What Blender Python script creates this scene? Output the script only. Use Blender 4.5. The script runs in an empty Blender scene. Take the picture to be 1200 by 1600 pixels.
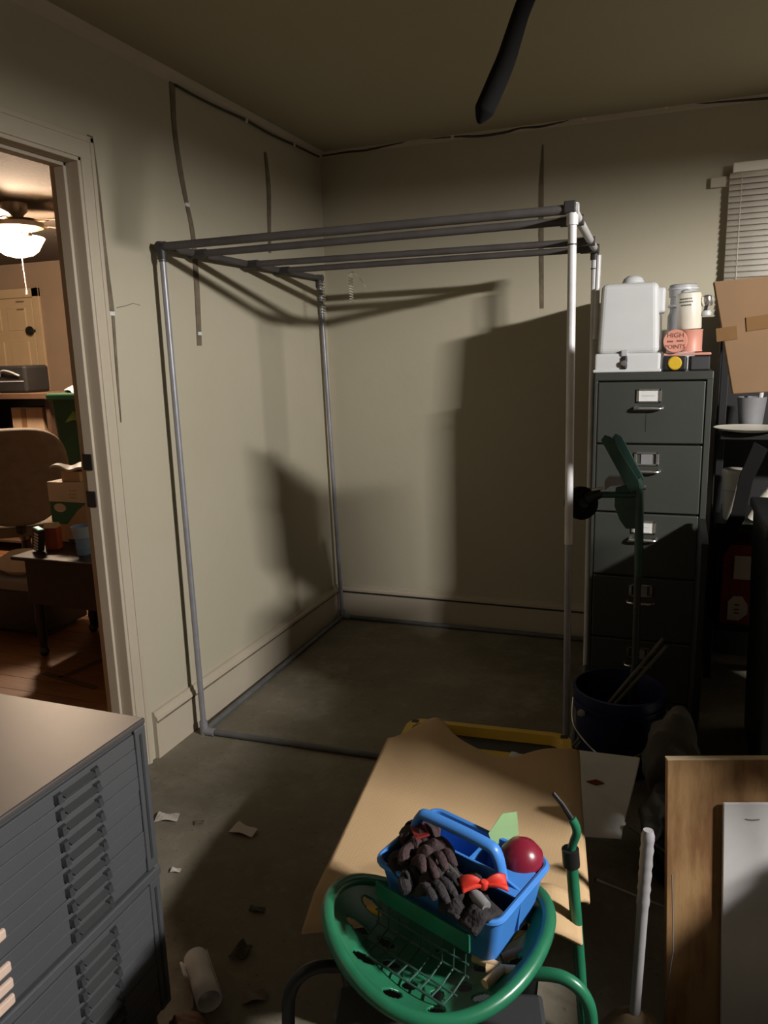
import bpy, bmesh, math, random
from mathutils import Vector, Matrix, Euler
random.seed(7)
S = bpy.context.scene
COL = S.collection
R = math.radians
PI = math.pi

# ---------------------------------------------------------------- camera
CAM = Vector((1.82, 0.0, 1.5))
ROT = Matrix(((0.93550808, -0.04534901, 0.35038278),
              (0.35221795, 0.19745552, -0.91485181),
              (-0.02769739, 0.97926237, 0.20069397)))
cam_data = bpy.data.cameras.new('camera')
cam_data.sensor_fit = 'HORIZONTAL'; cam_data.sensor_width = 36.0; cam_data.lens = 36.0
cam_data.clip_start = 0.02
cam = bpy.data.objects.new('camera', cam_data); COL.objects.link(cam)
cam.matrix_world = Matrix.Translation(CAM) @ ROT.to_4x4()
S.camera = cam

# ---------------------------------------------------------------- world (night outside, closed rooms)
w = bpy.data.worlds.new('night'); S.world = w; w.use_nodes = True
w.node_tree.nodes['Background'].inputs[0].default_value = (0.010, 0.012, 0.016, 1)
w.node_tree.nodes['Background'].inputs[1].default_value = 0.3

# ---------------------------------------------------------------- lamps: ceiling pendant of this room, fan lamp next door
LAMP = Vector((4.0, 1.08, 2.30))
def point_light(name, loc, watts, radius, col):
    d = bpy.data.lights.new(name, 'POINT'); d.energy = watts; d.shadow_soft_size = radius; d.color = col
    o = bpy.data.objects.new(name, d); COL.objects.link(o); o.location = loc
    return o
for k in range(6):   # a row of small bulbs side by side under one shade
    point_light('pendant_bulb_light', LAMP + Vector((.75, .66, 0)) * (-.155 + .062 * k), 98, 0.032, (1.0, 0.965, 0.92))
point_light('fan_bowl_light', (-2.40, 4.2, 2.20), 310, 0.12, (1.0, 0.74, 0.52))
point_light('fan_rim_light', (-2.40, 4.2, 2.395), 22, 0.06, (1.0, 0.74, 0.50))

S.view_settings.view_transform = 'Standard'
S.view_settings.look = 'None'
S.view_settings.gamma = 1.0
S.view_settings.use_curve_mapping = False
S.view_settings.exposure = 0.0
S.cycles.use_denoising = True

# ---------------------------------------------------------------- helpers
def at(px, py, ax, val):
    """world point where the photo's line of sight meets the plane axis=val"""
    r = ROT @ Vector((px - 600, 800 - py, -1200.0))
    return CAM + r * ((val - CAM[ax]) / r[ax])

MATS = {}
def mat(name, col, rough=0.6, metal=0.0, var=0.12, scale=6.0, bump=0.0, bscale=40.0, col2=None, spec=0.5, stretch=None,
        emit=None, estr=0.0, trans=0.0, contrast=(0.35, 0.65)):
    if name in MATS: return MATS[name]
    m = bpy.data.materials.new(name); m.use_nodes = True
    nt = m.node_tree; b = nt.nodes['Principled BSDF']
    b.inputs['Roughness'].default_value = rough; b.inputs['Metallic'].default_value = metal
    b.inputs['Specular IOR Level'].default_value = spec
    tc = nt.nodes.new('ShaderNodeTexCoord'); mp = nt.nodes.new('ShaderNodeMapping')
    nt.links.new(tc.outputs['Object'], mp.inputs[0])
    if stretch: mp.inputs['Scale'].default_value = stretch
    n = nt.nodes.new('ShaderNodeTexNoise'); n.inputs['Scale'].default_value = scale; n.inputs['Detail'].default_value = 6
    n.inputs['Roughness'].default_value = 0.62
    nt.links.new(mp.outputs[0], n.inputs['Vector'])
    r = nt.nodes.new('ShaderNodeValToRGB'); nt.links.new(n.outputs['Fac'], r.inputs[0])
    c2 = col2 if col2 else tuple(c * (1 - var) for c in col)
    c1 = col if col2 else tuple(min(1, c * (1 + var * 0.5)) for c in col)
    r.color_ramp.elements[0].position, r.color_ramp.elements[1].position = contrast
    r.color_ramp.elements[0].color = (*c2, 1); r.color_ramp.elements[1].color = (*c1, 1)
    nt.links.new(r.outputs[0], b.inputs['Base Color'])
    if bump:
        n2 = nt.nodes.new('ShaderNodeTexNoise'); n2.inputs['Scale'].default_value = bscale; n2.inputs['Detail'].default_value = 4
        nt.links.new(mp.outputs[0], n2.inputs['Vector'])
        bp = nt.nodes.new('ShaderNodeBump'); bp.inputs['Strength'].default_value = bump; bp.inputs['Distance'].default_value = 0.01
        nt.links.new(n2.outputs['Fac'], bp.inputs['Height']); nt.links.new(bp.outputs[0], b.inputs['Normal'])
    if emit:
        b.inputs['Emission Color'].default_value = (*emit, 1); b.inputs['Emission Strength'].default_value = estr
    if trans:
        b.inputs['Transmission Weight'].default_value = trans
    MATS[name] = m
    return m

def layered(name, base, layers, rough=0.8, bump=0.15, bscale=30.0):
    """base colour with noise layers [(scale, lo, hi, colour, amount)] blended over it"""
    m = bpy.data.materials.new(name); m.use_nodes = True; MATS[name] = m
    nt = m.node_tree; b = nt.nodes['Principled BSDF']; b.inputs['Roughness'].default_value = rough
    b.inputs['Specular IOR Level'].default_value = 0.3
    tc = nt.nodes.new('ShaderNodeTexCoord')
    prev = None
    for i, (sc, lo, hi, c, amt) in enumerate(layers):
        n = nt.nodes.new('ShaderNodeTexNoise'); n.inputs['Scale'].default_value = sc; n.inputs['Detail'].default_value = 8
        n.inputs['Roughness'].default_value = 0.65
        mp = nt.nodes.new('ShaderNodeMapping'); mp.inputs['Location'].default_value = (i * 3.1, i * 1.7, i)
        nt.links.new(tc.outputs['Object'], mp.inputs[0]); nt.links.new(mp.outputs[0], n.inputs['Vector'])
        mr = nt.nodes.new('ShaderNodeMapRange'); mr.inputs[1].default_value = lo; mr.inputs[2].default_value = hi
        mr.inputs[4].default_value = amt
        nt.links.new(n.outputs['Fac'], mr.inputs[0])
        mx = nt.nodes.new('ShaderNodeMix'); mx.data_type = 'RGBA'
        nt.links.new(mr.outputs[0], mx.inputs[0])
        if prev is None: mx.inputs[6].default_value = (*base, 1)
        else: nt.links.new(prev, mx.inputs[6])
        mx.inputs[7].default_value = (*c, 1); prev = mx.outputs[2]
    nt.links.new(prev, b.inputs['Base Color'])
    n2 = nt.nodes.new('ShaderNodeTexNoise'); n2.inputs['Scale'].default_value = bscale; n2.inputs['Detail'].default_value = 5
    nt.links.new(tc.outputs['Object'], n2.inputs['Vector'])
    bp = nt.nodes.new('ShaderNodeBump'); bp.inputs['Strength'].default_value = bump; bp.inputs['Distance'].default_value = 0.01
    nt.links.new(n2.outputs['Fac'], bp.inputs['Height']); nt.links.new(bp.outputs[0], b.inputs['Normal'])
    return m

def B(): return bmesh.new()
def box(bm, lo, hi, M=None):
    vs = [bm.verts.new((x, y, z)) for z in (lo[2], hi[2]) for y in (lo[1], hi[1]) for x in (lo[0], hi[0])]
    for f in ((0,2,3,1),(4,5,7,6),(0,1,5,4),(2,6,7,3),(0,4,6,2),(1,3,7,5)):
        bm.faces.new([vs[i] for i in f])
    if M is not None:
        for v in vs: v.co = M @ v.co
    return vs
def hexa(bm, p):
    """eight corner points: bottom 4 then top 4, both counter-clockwise"""
    vs = [bm.verts.new(q) for q in p]
    for f in ((3,2,1,0),(4,5,6,7),(0,1,5,4),(1,2,6,5),(2,3,7,6),(3,0,4,7)):
        bm.faces.new([vs[i] for i in f])
def catmull(pts, n=8, closed=False):
    P = [Vector(p) for p in pts]; out = []; L = len(P)
    rng = range(L) if closed else range(L - 1)
    for i in rng:
        if closed: p0, p1, p2, p3 = P[(i-1) % L], P[i], P[(i+1) % L], P[(i+2) % L]
        else: p0, p1, p2, p3 = P[max(i-1, 0)], P[i], P[i+1], P[min(i+2, L-1)]
        for k in range(n):
            t = k / n
            out.append(0.5 * ((2*p1) + (-p0+p2)*t + (2*p0-5*p1+4*p2-p3)*t*t + (-p0+3*p1-3*p2+p3)*t*t*t))
    if not closed: out.append(P[-1])
    return out
def tube(bm, pts, r, n=12, closed=False, flat=1.0):
    P = [Vector(p) for p in pts]; L = len(P)
    rs = r if isinstance(r, (list, tuple)) else [r] * L
    rings = []; up = None
    for i in range(L):
        if closed: t = P[(i+1) % L] - P[i-1]
        else: t = P[min(i+1, L-1)] - P[max(i-1, 0)]
        t.normalize()
        if up is None:
            a = Vector((0, 0, 1)) if abs(t.z) < 0.9 else Vector((1, 0, 0))
            up = (a - t * a.dot(t)).normalized()
        else:
            up = (up - t * up.dot(t)).normalized()
        s = t.cross(up)
        rings.append([bm.verts.new(P[i] + (up*math.cos(2*PI*k/n)*flat + s*math.sin(2*PI*k/n)) * rs[i]) for k in range(n)])
    for i in range(L if closed else L - 1):
        a, b = rings[i], rings[(i+1) % L]
        for k in range(n): bm.faces.new((a[k], a[(k+1) % n], b[(k+1) % n], b[k]))
    if not closed:
        bm.faces.new(list(reversed(rings[0]))); bm.faces.new(rings[-1])
def lathe(bm, prof, n=28, c=(0, 0, 0), sx=1.0, sy=1.0, M=None):
    c = Vector(c); rings = []; allv = []
    for r, z in prof:
        if r < 1e-6: rings.append([bm.verts.new(c + Vector((0, 0, z)))])
        else: rings.append([bm.verts.new(c + Vector((r*sx*math.cos(2*PI*k/n), r*sy*math.sin(2*PI*k/n), z))) for k in range(n)])
        allv += rings[-1]
    for a, b in zip(rings, rings[1:]):
        for k in range(n):
            k2 = (k+1) % n
            if len(a) == 1 and len(b) == 1: continue
            if len(a) == 1: bm.faces.new((a[0], b[k2], b[k]))
            elif len(b) == 1: bm.faces.new((a[k], a[k2], b[0]))
            else: bm.faces.new((a[k], a[k2], b[k2], b[k]))
    if M is not None:
        for v in allv: v.co = M @ v.co
def prism(bm, poly, axis, lo, hi, M=None):
    """extrude a 2-D outline along axis (0,1,2)"""
    def mk(p, h):
        q = list(p); q.insert(axis, h); return Vector(q)
    a = [bm.verts.new(mk(p, lo)) for p in poly]; b = [bm.verts.new(mk(p, hi)) for p in poly]
    n = len(poly)
    bm.faces.new(a); bm.faces.new(list(reversed(b)))
    for i in range(n): bm.faces.new((a[i], b[i], b[(i+1) % n], a[(i+1) % n]))
    if M is not None:
        for v in a + b: v.co = M @ v.co
def grid(bm, f, nu, nv, keep=None):
    V = [[bm.verts.new(f(i/nu, j/nv)) for j in range(nv+1)] for i in range(nu+1)]
    for i in range(nu):
        for j in range(nv):
            if keep is None or keep((i+.5)/nu, (j+.5)/nv):
                bm.faces.new((V[i][j], V[i+1][j], V[i+1][j+1], V[i][j+1]))
def obj(name, bm, m, parent=None, bevel=0.0, smooth=False, solid=0.0, sub=0, label=None, segs=2):
    bmesh.ops.recalc_face_normals(bm, faces=bm.faces)
    me = bpy.data.meshes.new(name); bm.to_mesh(me); bm.free()
    me.materials.append(m)
    o = bpy.data.objects.new(name, me); COL.objects.link(o)
    if smooth:
        for p in me.polygons: p.use_smooth = True
        try: me.set_sharp_from_angle(angle=R(42))
        except Exception: pass
    if solid:
        md = o.modifiers.new('thick', 'SOLIDIFY'); md.thickness = solid; md.offset = 0
    if bevel:
        md = o.modifiers.new('bevel', 'BEVEL'); md.width = bevel; md.segments = segs; md.limit_method = 'ANGLE'; md.angle_limit = R(40)
    if sub:
        md = o.modifiers.new('sub', 'SUBSURF'); md.levels = sub; md.render_levels = sub
    if parent is not None: o.parent = parent
    if label: o['label'] = label
    return o
def thing(name, label, cat, loc=(0, 0, 0), rz=0.0, group=None, rot=None):
    o = bpy.data.objects.new(name, None); COL.objects.link(o); o.empty_display_size = 0.05
    o.location = loc; o.rotation_euler = rot if rot else (0, 0, rz)
    o['label'] = label; o['category'] = cat
    if group: o['group'] = group
    return o
def tag(o, label, cat, group=None):
    o['label'] = label; o['category'] = cat
    if group: o['group'] = group
    return o
def struct(o, label, cat):
    o['kind'] = 'structure'; o['label'] = label; o['category'] = cat
    return o
def tmat(loc, rot=(0, 0, 0)): return Matrix.Translation(Vector(loc)) @ Euler(rot).to_matrix().to_4x4()
def copy_tree(o, parent=None):
    c = o.copy(); COL.objects.link(c); c.parent = parent
    for ch in list(o.children): copy_tree(ch, c)
    return c
def text_part(name, s, size, M, m, parent, extrude=0.0006, align='CENTER'):
    cu = bpy.data.curves.new(name, 'FONT'); cu.body = s; cu.size = size; cu.extrude = extrude; cu.align_x = align; cu.align_y = 'CENTER'
    t = bpy.data.objects.new(name, cu); COL.objects.link(t)
    dg = bpy.context.evaluated_depsgraph_get()
    me = bpy.data.meshes.new_from_object(t.evaluated_get(dg)); bpy.data.objects.remove(t)
    me.transform(M); me.materials.clear(); me.materials.append(m)
    o = bpy.data.objects.new(name, me); COL.objects.link(o); o.parent = parent
    return o

# ---------------------------------------------------------------- materials
m_wall = layered('painted_wall', (0.455, 0.412, 0.312), [(1.2, .4, .7, (0.425, 0.384, 0.286), .6), (7, .55, .8, (0.40, 0.35, 0.265), .35), (60, .62, .75, (0.32, 0.27, 0.205), .25)], rough=.75, bump=.12, bscale=22)
m_ceil = layered('ceiling_paint', (0.34, 0.295, 0.20), [(1.0, .4, .7, (0.31, 0.265, 0.175), .6)], rough=.85, bump=.1, bscale=45)
m_trim = layered('trim_paint', (0.47, 0.41, 0.32), [(3, .45, .7, (0.42, 0.365, 0.28), .5), (40, .62, .75, (0.30, 0.25, 0.2), .3)], rough=.55, bump=.05)
m_floor = layered('worn_floor', (0.190, 0.168, 0.125), [(0.9, .42, .62, (0.125, 0.105, 0.075), .9), (3.5, .5, .68, (0.28, 0.255, 0.20), .65), (16, .55, .75, (0.33, 0.30, 0.24), .4), (45, .60, .70, (0.05, 0.04, 0.03), .6)], rough=.8, bump=.25, bscale=25)
m_dark = mat('dark_brown', (0.05, 0.037, 0.027), .7, var=.3, scale=3)
m_seam = mat('seam_stain', (0.165, 0.130, 0.088), .9, var=.35, scale=14)
m_cablebr = mat('brown_cable', (0.035, 0.024, 0.016), .6)
m_white = mat('white_plastic', (0.56, 0.565, 0.57), .38, var=.04)
m_cream = mat('cream_enamel', (0.68, 0.64, 0.54), .4, var=.08)
m_pipe = mat('conduit_grey', (0.30, 0.30, 0.33), .42, .35, var=.18, scale=9)
m_pipew = mat('conduit_pale', (0.60, 0.59, 0.60), .45, .1, var=.12, scale=9)
m_piped = mat('conduit_dark', (0.085, 0.075, 0.072), .6, .1, var=.2, scale=9)
m_pipeb = mat('conduit_dull', (0.12, 0.12, 0.122), .6, .1, var=.25, scale=9)
m_fit = mat('fitting_black', (0.03, 0.028, 0.028), .5)
m_cab = mat('file_grey', (0.050, 0.053, 0.047), .42, .15, var=.08, scale=5)
m_chrome = mat('chrome', (0.72, 0.70, 0.66), .2, .9, var=.05)
m_card = mat('paper_card', (0.62, 0.62, 0.60), .8, var=.05)
m_flat = mat('flat_file_blue_grey', (0.070, 0.074, 0.080), .48, .1, var=.08, scale=4, bump=.04, bscale=60)
m_flattop = mat('flat_file_top', (0.068, 0.060, 0.058), .45, .1, var=.15, scale=3)
m_slot = mat('slot_dark', (0.025, 0.027, 0.03), .6)
m_black = mat('black_plastic', (0.009, 0.009, 0.0095), .5, var=.2)
m_blackm = mat('black_metal', (0.008, 0.008, 0.008), .45, .1)
m_rubber = mat('rubber', (0.006, 0.006, 0.006), .85, spec=.15)
m_yellow = mat('yellow_plastic', (0.62, 0.40, 0.025), .42, var=.1)
m_green = mat('green_enamel', (0.018, 0.150, 0.075), .3, var=.2, scale=8)
m_greend = mat('green_enamel_dull', (0.030, 0.082, 0.064), .4, .1, var=.25, scale=10)
m_blue = mat('blue_caddy', (0.055, 0.22, 0.62), .38, var=.08)
m_bucket = mat('bucket_blue', (0.006, 0.009, 0.060), .45)
m_card_board = mat('cardboard', (0.235, 0.138, 0.068), .8, var=.1, scale=4)
m_tape = mat('packing_tape', (0.21, 0.115, 0.05), .3)
m_ply = mat('plywood', (0.36, 0.215, 0.095), .6, col2=(0.225, 0.112, 0.045), scale=3.2, stretch=(5, 5, 1.1), contrast=(.40, .56), bump=.05, bscale=30)
m_plyedge = mat('plywood_edge', (0.60, 0.46, 0.29), .7, var=.2, scale=30, stretch=(1, 1, 6))
m_board = mat('white_board', (0.66, 0.64, 0.64), .55, var=.1, scale=5)
m_maroon = mat('maroon', (0.20, 0.012, 0.030), .3, var=.1)
m_red = mat('red_cloth', (0.62, 0.035, 0.02), .6)
m_cloth = mat('black_cloth', (0.022, 0.018, 0.020), .9, var=.4, scale=20, bump=.5, bscale=120)
m_leaf = mat('green_paper', (0.34, 0.55, 0.26), .7)
m_tan = mat('tan_card', (0.60, 0.42, 0.24), .7)
m_glass_d = mat('night_glass', (0.01, 0.01, 0.012), .05)
m_gray = mat('mid_grey', (0.20, 0.20, 0.21), .55)
m_lgray = mat('light_grey', (0.42, 0.42, 0.43), .5)
m_steel = mat('steel', (0.55, 0.54, 0.52), .3, .9)
m_pink = mat('salmon_tin', (0.60, 0.27, 0.20), .45, var=.08)
m_ink = mat('brown_ink', (0.17, 0.05, 0.04), .7)
m_inkk = mat('dark_ink', (0.12, 0.11, 0.10), .7)
m_paper = mat('paper_scrap', (0.58, 0.53, 0.47), .85, var=.1)
m_redbox = mat('red_print', (0.19, 0.012, 0.010), .6)
m_blind = mat('blind_slat', (0.90, 0.84, 0.74), .5, var=.04)

def foam_mat():
    m = bpy.data.materials.new('tan_grip_mat'); m.use_nodes = True
    nt = m.node_tree; b = nt.nodes['Principled BSDF']; b.inputs['Roughness'].default_value = .85
    tc = nt.nodes.new('ShaderNodeTexCoord')
    n = nt.nodes.new('ShaderNodeTexNoise'); n.inputs['Scale'].default_value = 5
    nt.links.new(tc.outputs['Object'], n.inputs['Vector'])
    r = nt.nodes.new('ShaderNodeValToRGB'); r.color_ramp.elements[0].color = (0.44, 0.295, 0.155, 1); r.color_ramp.elements[1].color = (0.52, 0.355, 0.195, 1)
    nt.links.new(n.outputs['Fac'], r.inputs[0]); nt.links.new(r.outputs[0], b.inputs['Base Color'])
    hs = []
    for d in ('X', 'Y'):
        wv = nt.nodes.new('ShaderNodeTexWave'); wv.bands_direction = d; wv.inputs['Scale'].default_value = 38
        nt.links.new(tc.outputs['Object'], wv.inputs['Vector']); hs.append(wv.outputs['Fac'])
    mu = nt.nodes.new('ShaderNodeMath'); mu.operation = 'ADD'
    nt.links.new(hs[0], mu.inputs[0]); nt.links.new(hs[1], mu.inputs[1])
    bp = nt.nodes.new('ShaderNodeBump'); bp.inputs['Strength'].default_value = .05; bp.inputs['Distance'].default_value = .003
    nt.links.new(mu.outputs[0], bp.inputs['Height']); nt.links.new(bp.outputs[0], b.inputs['Normal'])
    return m
m_mat = foam_mat()

# ================================================================ ROOM SHELL
H = 2.55; D = 3.96; XR = 6.2; YB = -2.6
WT = 0.11                       # thickness of the wall with the doorway
DY0, DY1, DZ = 1.22, 2.13, 2.15  # doorway

bm = B(); box(bm, (-0.0, YB, -0.1), (XR, D, 0.0))
struct(obj('floor', bm, m_floor), 'worn grey brown floor of the storage room', 'floor')
bm = B(); box(bm, (0, YB, H), (XR, D, H + .1))
struct(obj('ceiling', bm, m_ceil), 'dim olive painted ceiling of the storage room', 'ceiling')
bm = B()
box(bm, (-WT, YB, 0), (0, DY0, H)); box(bm, (-WT, DY1, 0), (0, D + .1, H)); box(bm, (-WT, DY0, DZ), (0, DY1, H))
wl = struct(obj('wall_left', bm, m_wall), 'cream painted wall with a doorway on the left', 'wall')
bm = B()
WX0, WX1, WZ0, WZ1 = 2.06, 2.86, 1.10, 2.17
box(bm, (0, D, 0), (WX0, D + .12, H)); box(bm, (WX1, D, 0), (XR, D + .12, H))
box(bm, (WX0, D, 0), (WX1, D + .12, WZ0)); box(bm, (WX0, D, WZ1), (WX1, D + .12, H))
wb = struct(obj('wall_back', bm, m_wall), 'cream painted wall behind the pipe frame', 'wall')
bm = B(); box(bm, (XR, YB, 0), (XR + .1, D, H))
struct(obj('wall_right', bm, m_dark), 'unseen wall at the far right of the storage room, kept dark to cut bounce light', 'wall')  # unseen right and front walls coloured dark to hold bounce light down
bm = B(); box(bm, (-WT, YB - .1, 0), (XR + .1, YB, H))
struct(obj('wall_front', bm, m_dark), 'unseen wall behind the viewer, kept dark to cut bounce light', 'wall')

# wall seams: open board joints, browned, with torn white tape ends
def seam(wall_ax, pts, widths, parent, name='board_seam'):
    bm = B()
    P = catmull(pts, 5); n = len(P)
    for i in range(n - 1):
        t0, t1 = i / (n - 1), (i + 1) / (n - 1)
        def wd(t):
            k = t * (len(widths) - 1); a = int(min(k, len(widths) - 2)); return (widths[a] + (widths[a+1] - widths[a]) * (k - a)) * (1.7 if wall_ax == 0 else 1.4)
        p, q = P[i], P[i+1]; a, b = wd(t0) / 2, wd(t1) / 2
        s = Vector((0, 1, 0)) if wall_ax == 0 else Vector((1, 0, 0))
        o = Vector((.0035, 0, 0)) if wall_ax == 0 else Vector((0, -.0035, 0))
        hexa(bm, [q - s*b, q + s*b, p + s*a, p - s*a, q - s*b + o, q + s*b + o, p + s*a + o, p - s*a + o])
    return obj(name, bm, m_seam, parent)
def lw(px, py): return at(px, py, 0, 0.0)
def bw(px, py): return at(px, py, 1, D)
seam(0, [lw(268, 124), lw(272, 200), lw(281, 265), lw(291, 318)], [.02, .016, .018, .014], wl)
seam(0, [lw(292, 322), lw(301, 370), lw(307, 450), lw(311, 540)], [.015, .017, .02, .018], wl)
seam(0, [lw(414, 238), lw(419, 290), lw(420, 350), lw(421, 395)], [.012, .022, .018, .012], wl)
seam(0, [lw(140, 212), lw(150, 290), lw(160, 385), lw(174, 486)], [.014, .016, .018, .014], wl)
seam(0, [lw(176, 494), lw(182, 580), lw(188, 660)], [.008, .006, .003], wl)
seam(1, [bw(848, 226), bw(846, 290), bw(846, 380), bw(847, 482)], [.004, .016, .016, .012], wb)
for p in (lw(292, 320), lw(311, 521), lw(174, 490)):
    bm = B(); box(bm, (p.x, p.y - .013, p.z - .007), (p.x + .005, p.y + .012, p.z + .006), None)
    obj('tape_scrap', bm, m_card, wl)
bm = B()   # hairline crack
tube(bm, [lw(182, 481) + Vector((.0005, 0, 0)), lw(196, 478), lw(208, 474), lw(219, 477)], .0012, 5); obj('hairline_crack', bm, m_seam, wl)

# cornice beads
bm = B(); prism(bm, [(0, H), (.028, H), (.022, H - .014), (.010, H - .026), (0, H - .036)], 1, YB, D)
struct(obj('trim_1', bm, m_trim), 'thin painted bead along the top of the left wall', 'trim')
bm = B(); prism(bm, [(D, H), (D, H - .022), (D - .010, H - .016), (D - .016, H)], 0, .0, XR)
struct(obj('trim_2', bm, m_trim), 'thin painted bead along the top of the back wall', 'trim')
# tall baseboards with a moulded cap
def baseprof(sgn, o):
    return [(o, 0), (o + sgn*.018, 0), (o + sgn*.018, .150), (o + sgn*.026, .156), (o + sgn*.024, .168), (o + sgn*.014, .176), (o + sgn*.012, .188), (o, .190)]
bm = B(); prism(bm, baseprof(1, 0), 1, DY1 + .085, D - .001)
struct(obj('baseboard_left', bm, m_trim), 'tall painted baseboard with moulded cap on the left wall', 'baseboard')
bm = B(); prism(bm, baseprof(-1, D), 0, .02, XR)
struct(obj('baseboard_back', bm, m_trim), 'tall painted baseboard with moulded cap on the back wall', 'baseboard')

bm = B(); box(bm, (.02, D - .0195, .143), (XR, D - .017, .150)); obj('cap_gap', bm, m_slot, bpy.data.objects['baseboard_back'])
bm = B(); box(bm, (.017, DY1 + .09, .143), (.0195, D - .02, .150)); obj('cap_gap', bm, m_seam, bpy.data.objects['baseboard_left'])
# doorway: jamb lining, stop, casing
t3 = thing('trim_3', 'painted door casing and jamb of the open doorway', 'trim'); t3['kind'] = 'structure'
bm = B()
box(bm, (-WT - .004, DY1 - .02, 0), (.004, DY1 + .001, DZ)); obj('jamb', bm, m_trim, t3, .003)
bm = B(); box(bm, (-WT - .004, DY0 - .001, 0), (.004, DY0 + .02, DZ)); obj('jamb', bm, m_trim, t3, .003)
bm = B(); box(bm, (-WT - .004, DY0, DZ - .02), (.004, DY1, DZ + .001)); obj('jamb_head', bm, m_trim, t3, .003)
bm = B(); box(bm, (-.085, DY1 - .032, 0), (-.045, DY1 - .02, DZ - .02)); box(bm, (-.085, DY0 + .02, DZ - .032), (-.045, DY1 - .02, DZ - .02)); obj('door_stop', bm, m_trim, t3, .002)
for sx in (0, 1):
    x0, x1 = ((.0, .009) if sx == 0 else (-WT - .009, -WT))
    for y0, y1, nm in ((DY1 - .008, DY1 + .052, 'casing'), (DY0 - .062, DY0 + .008, 'casing')):
        bm = B(); box(bm, (x0, y0, 0), (x1, y1, DZ + .062)); obj(nm, bm, m_trim, t3, .003)
        bm = B(); box(bm, (x0 - (.004 if sx else 0), y0 + .044, 0), (x1 + (0 if sx else .004), y1, DZ + .062)) if y0 > 1.8 else box(bm, (x0, y0, 0), (x1 + .004, y0 + .02, DZ + .062))
        obj('casing_bead', bm, m_trim, t3, .002)
    bm = B(); box(bm, (x0, DY0 - .062, DZ - .008), (x1 + .001, DY1 + .052, DZ + .062)); obj('casing_head', bm, m_trim, t3, .003)
    bm = B(); box(bm, (x0, DY0 - .062, DZ + .045), (x1 + .004, DY1 + .052, DZ + .063)); obj('casing_bead', bm, m_trim, t3, .002)
for z in (1.165, 1.035):
    bm = B(); box(bm, (-.092, DY1 - .036, z - .028), (-.052, DY1 - .0195, z + .028)); obj('strike_plate', bm, m_black, t3, .002, label='black metal strike plate')

# cable stapled along the top of the walls
cb = thing('stapled_cable', 'thin brown cable stapled along the top of both walls', 'cable', (0, D, 2.5))
def rel(o, p): return Vector(p) - Vector(o.location)
pl = [lw(270, 124), lw(300, 141), lw(335, 159), lw(380, 180), lw(420, 203), lw(455, 219), lw(492, 237)]
pb = [bw(503, 237), bw(545, 231), bw(575, 228), bw(640, 214), bw(708, 207), bw(750, 206), bw(790, 200), bw(815, 193), bw(845, 191), bw(880, 183), bw(914, 177), bw(975, 168), bw(1042, 159), bw(1120, 152), bw(1200, 146), bw(1330, 132)]
off_l, off_b = Vector((.012, 0, -.022)), Vector((0, -.010, -.022))
path = [p + off_l for p in pl] + [p + off_b for p in pb]
bm = B(); tube(bm, [rel(cb, p) for p in catmull(path, 4)], .0055, 6); obj('cable_run', bm, m_cablebr, cb, smooth=True)
for p in (pb[4], pb[10], pb[12]):
    bm = B(); q = rel(cb, p + off_b); box(bm, (q.x - .008, q.y - .006, q.z - .009), (q.x + .008, q.y + .003, q.z + .009)); obj('staple', bm, m_cream, cb, .002)
for p in (pl[3], pl[5]):
    bm = B(); q = rel(cb, p + off_l); box(bm, (q.x - .003, q.y - .008, q.z - .009), (q.x + .006, q.y + .008, q.z + .009)); obj('staple', bm, m_cream, cb, .002)

# window with drawn blind
w1 = thing('window_1', 'dark night window behind the drawn blind', 'window', (WX0, D, WZ0)); w1['kind'] = 'structure'
W0, HH = WX1 - WX0, WZ1 - WZ0
bm = B()
for lo, hi in (((-.05, -.02, -.05), (0, .0, HH + .0)), ((W0, -.02, -.05), (W0 + .05, 0, HH)), ((-.05, -.02, -.06), (W0 + .05, 0, 0))): box(bm, lo, hi)
obj('casing', bm, m_trim, w1, .003)
bm = B()
for lo, hi in (((0, .03, 0), (.04, .07, HH)), ((W0 - .04, .03, 0), (W0, .07, HH)), ((0, .03, 0), (W0, .07, .04)), ((0, .03, HH - .04), (W0, .07, HH)), ((0, .035, HH*.5 - .02), (W0, .075, HH*.5 + .02))): box(bm, lo, hi)
obj('sash', bm, m_trim, w1, .003)
for k in range(2):
    bm = B(); box(bm, (.03, .048, .03 + k*HH*.5), (W0 - .03, .052, HH*.5 + k*HH*.5 - .02)); obj('pane', bm, m_glass_d, w1)
bm = B(); box(bm, (-.145, -.026, HH + .018), (W0 + .145, 0, HH + .062)); obj('head_casing', bm, m_trim, w1, .004)
bl = thing('window_blind', 'pale horizontal slat blind hanging over the window at top right', 'blind', (WX0 - .068, D - .03, 1.15))
bw_ = W0 + .136
bm = B(); box(bm, (.012, -.03, 1.088), (bw_ - .012, .01, 1.128)); obj('headrail', bm, m_blind, bl, .004)
sl = None; nsl = 44
for k in range(nsl):
    z = 1.078 - k * .0247
    if sl is None:
        bm = B()
        def sf(u, v): return Vector((u * bw_, -.010 + (v - .5) * .011 - .003 * math.sin(v * PI), (v - .5) * .0262))
        grid(bm, sf, 1, 4); sl = obj('slat', bm, m_blind, bl, solid=.0012, smooth=True); o = sl
    else:
        o = sl.copy(); COL.objects.link(o); o.parent = bl
    o.location = (0, 0, z)
bm = B(); box(bm, (0, -.02, -.025), (bw_, .0, -.008)); obj('bottom_rail', bm, m_blind, bl, .003)
for x in (.05, bw_ * .5, bw_ - .05):
    bm = B(); tube(bm, [(x, -.0175, 1.09), (x, -.0175, -.01)], .0012, 5); obj('ladder_cord', bm, m_cream, bl)

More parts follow.
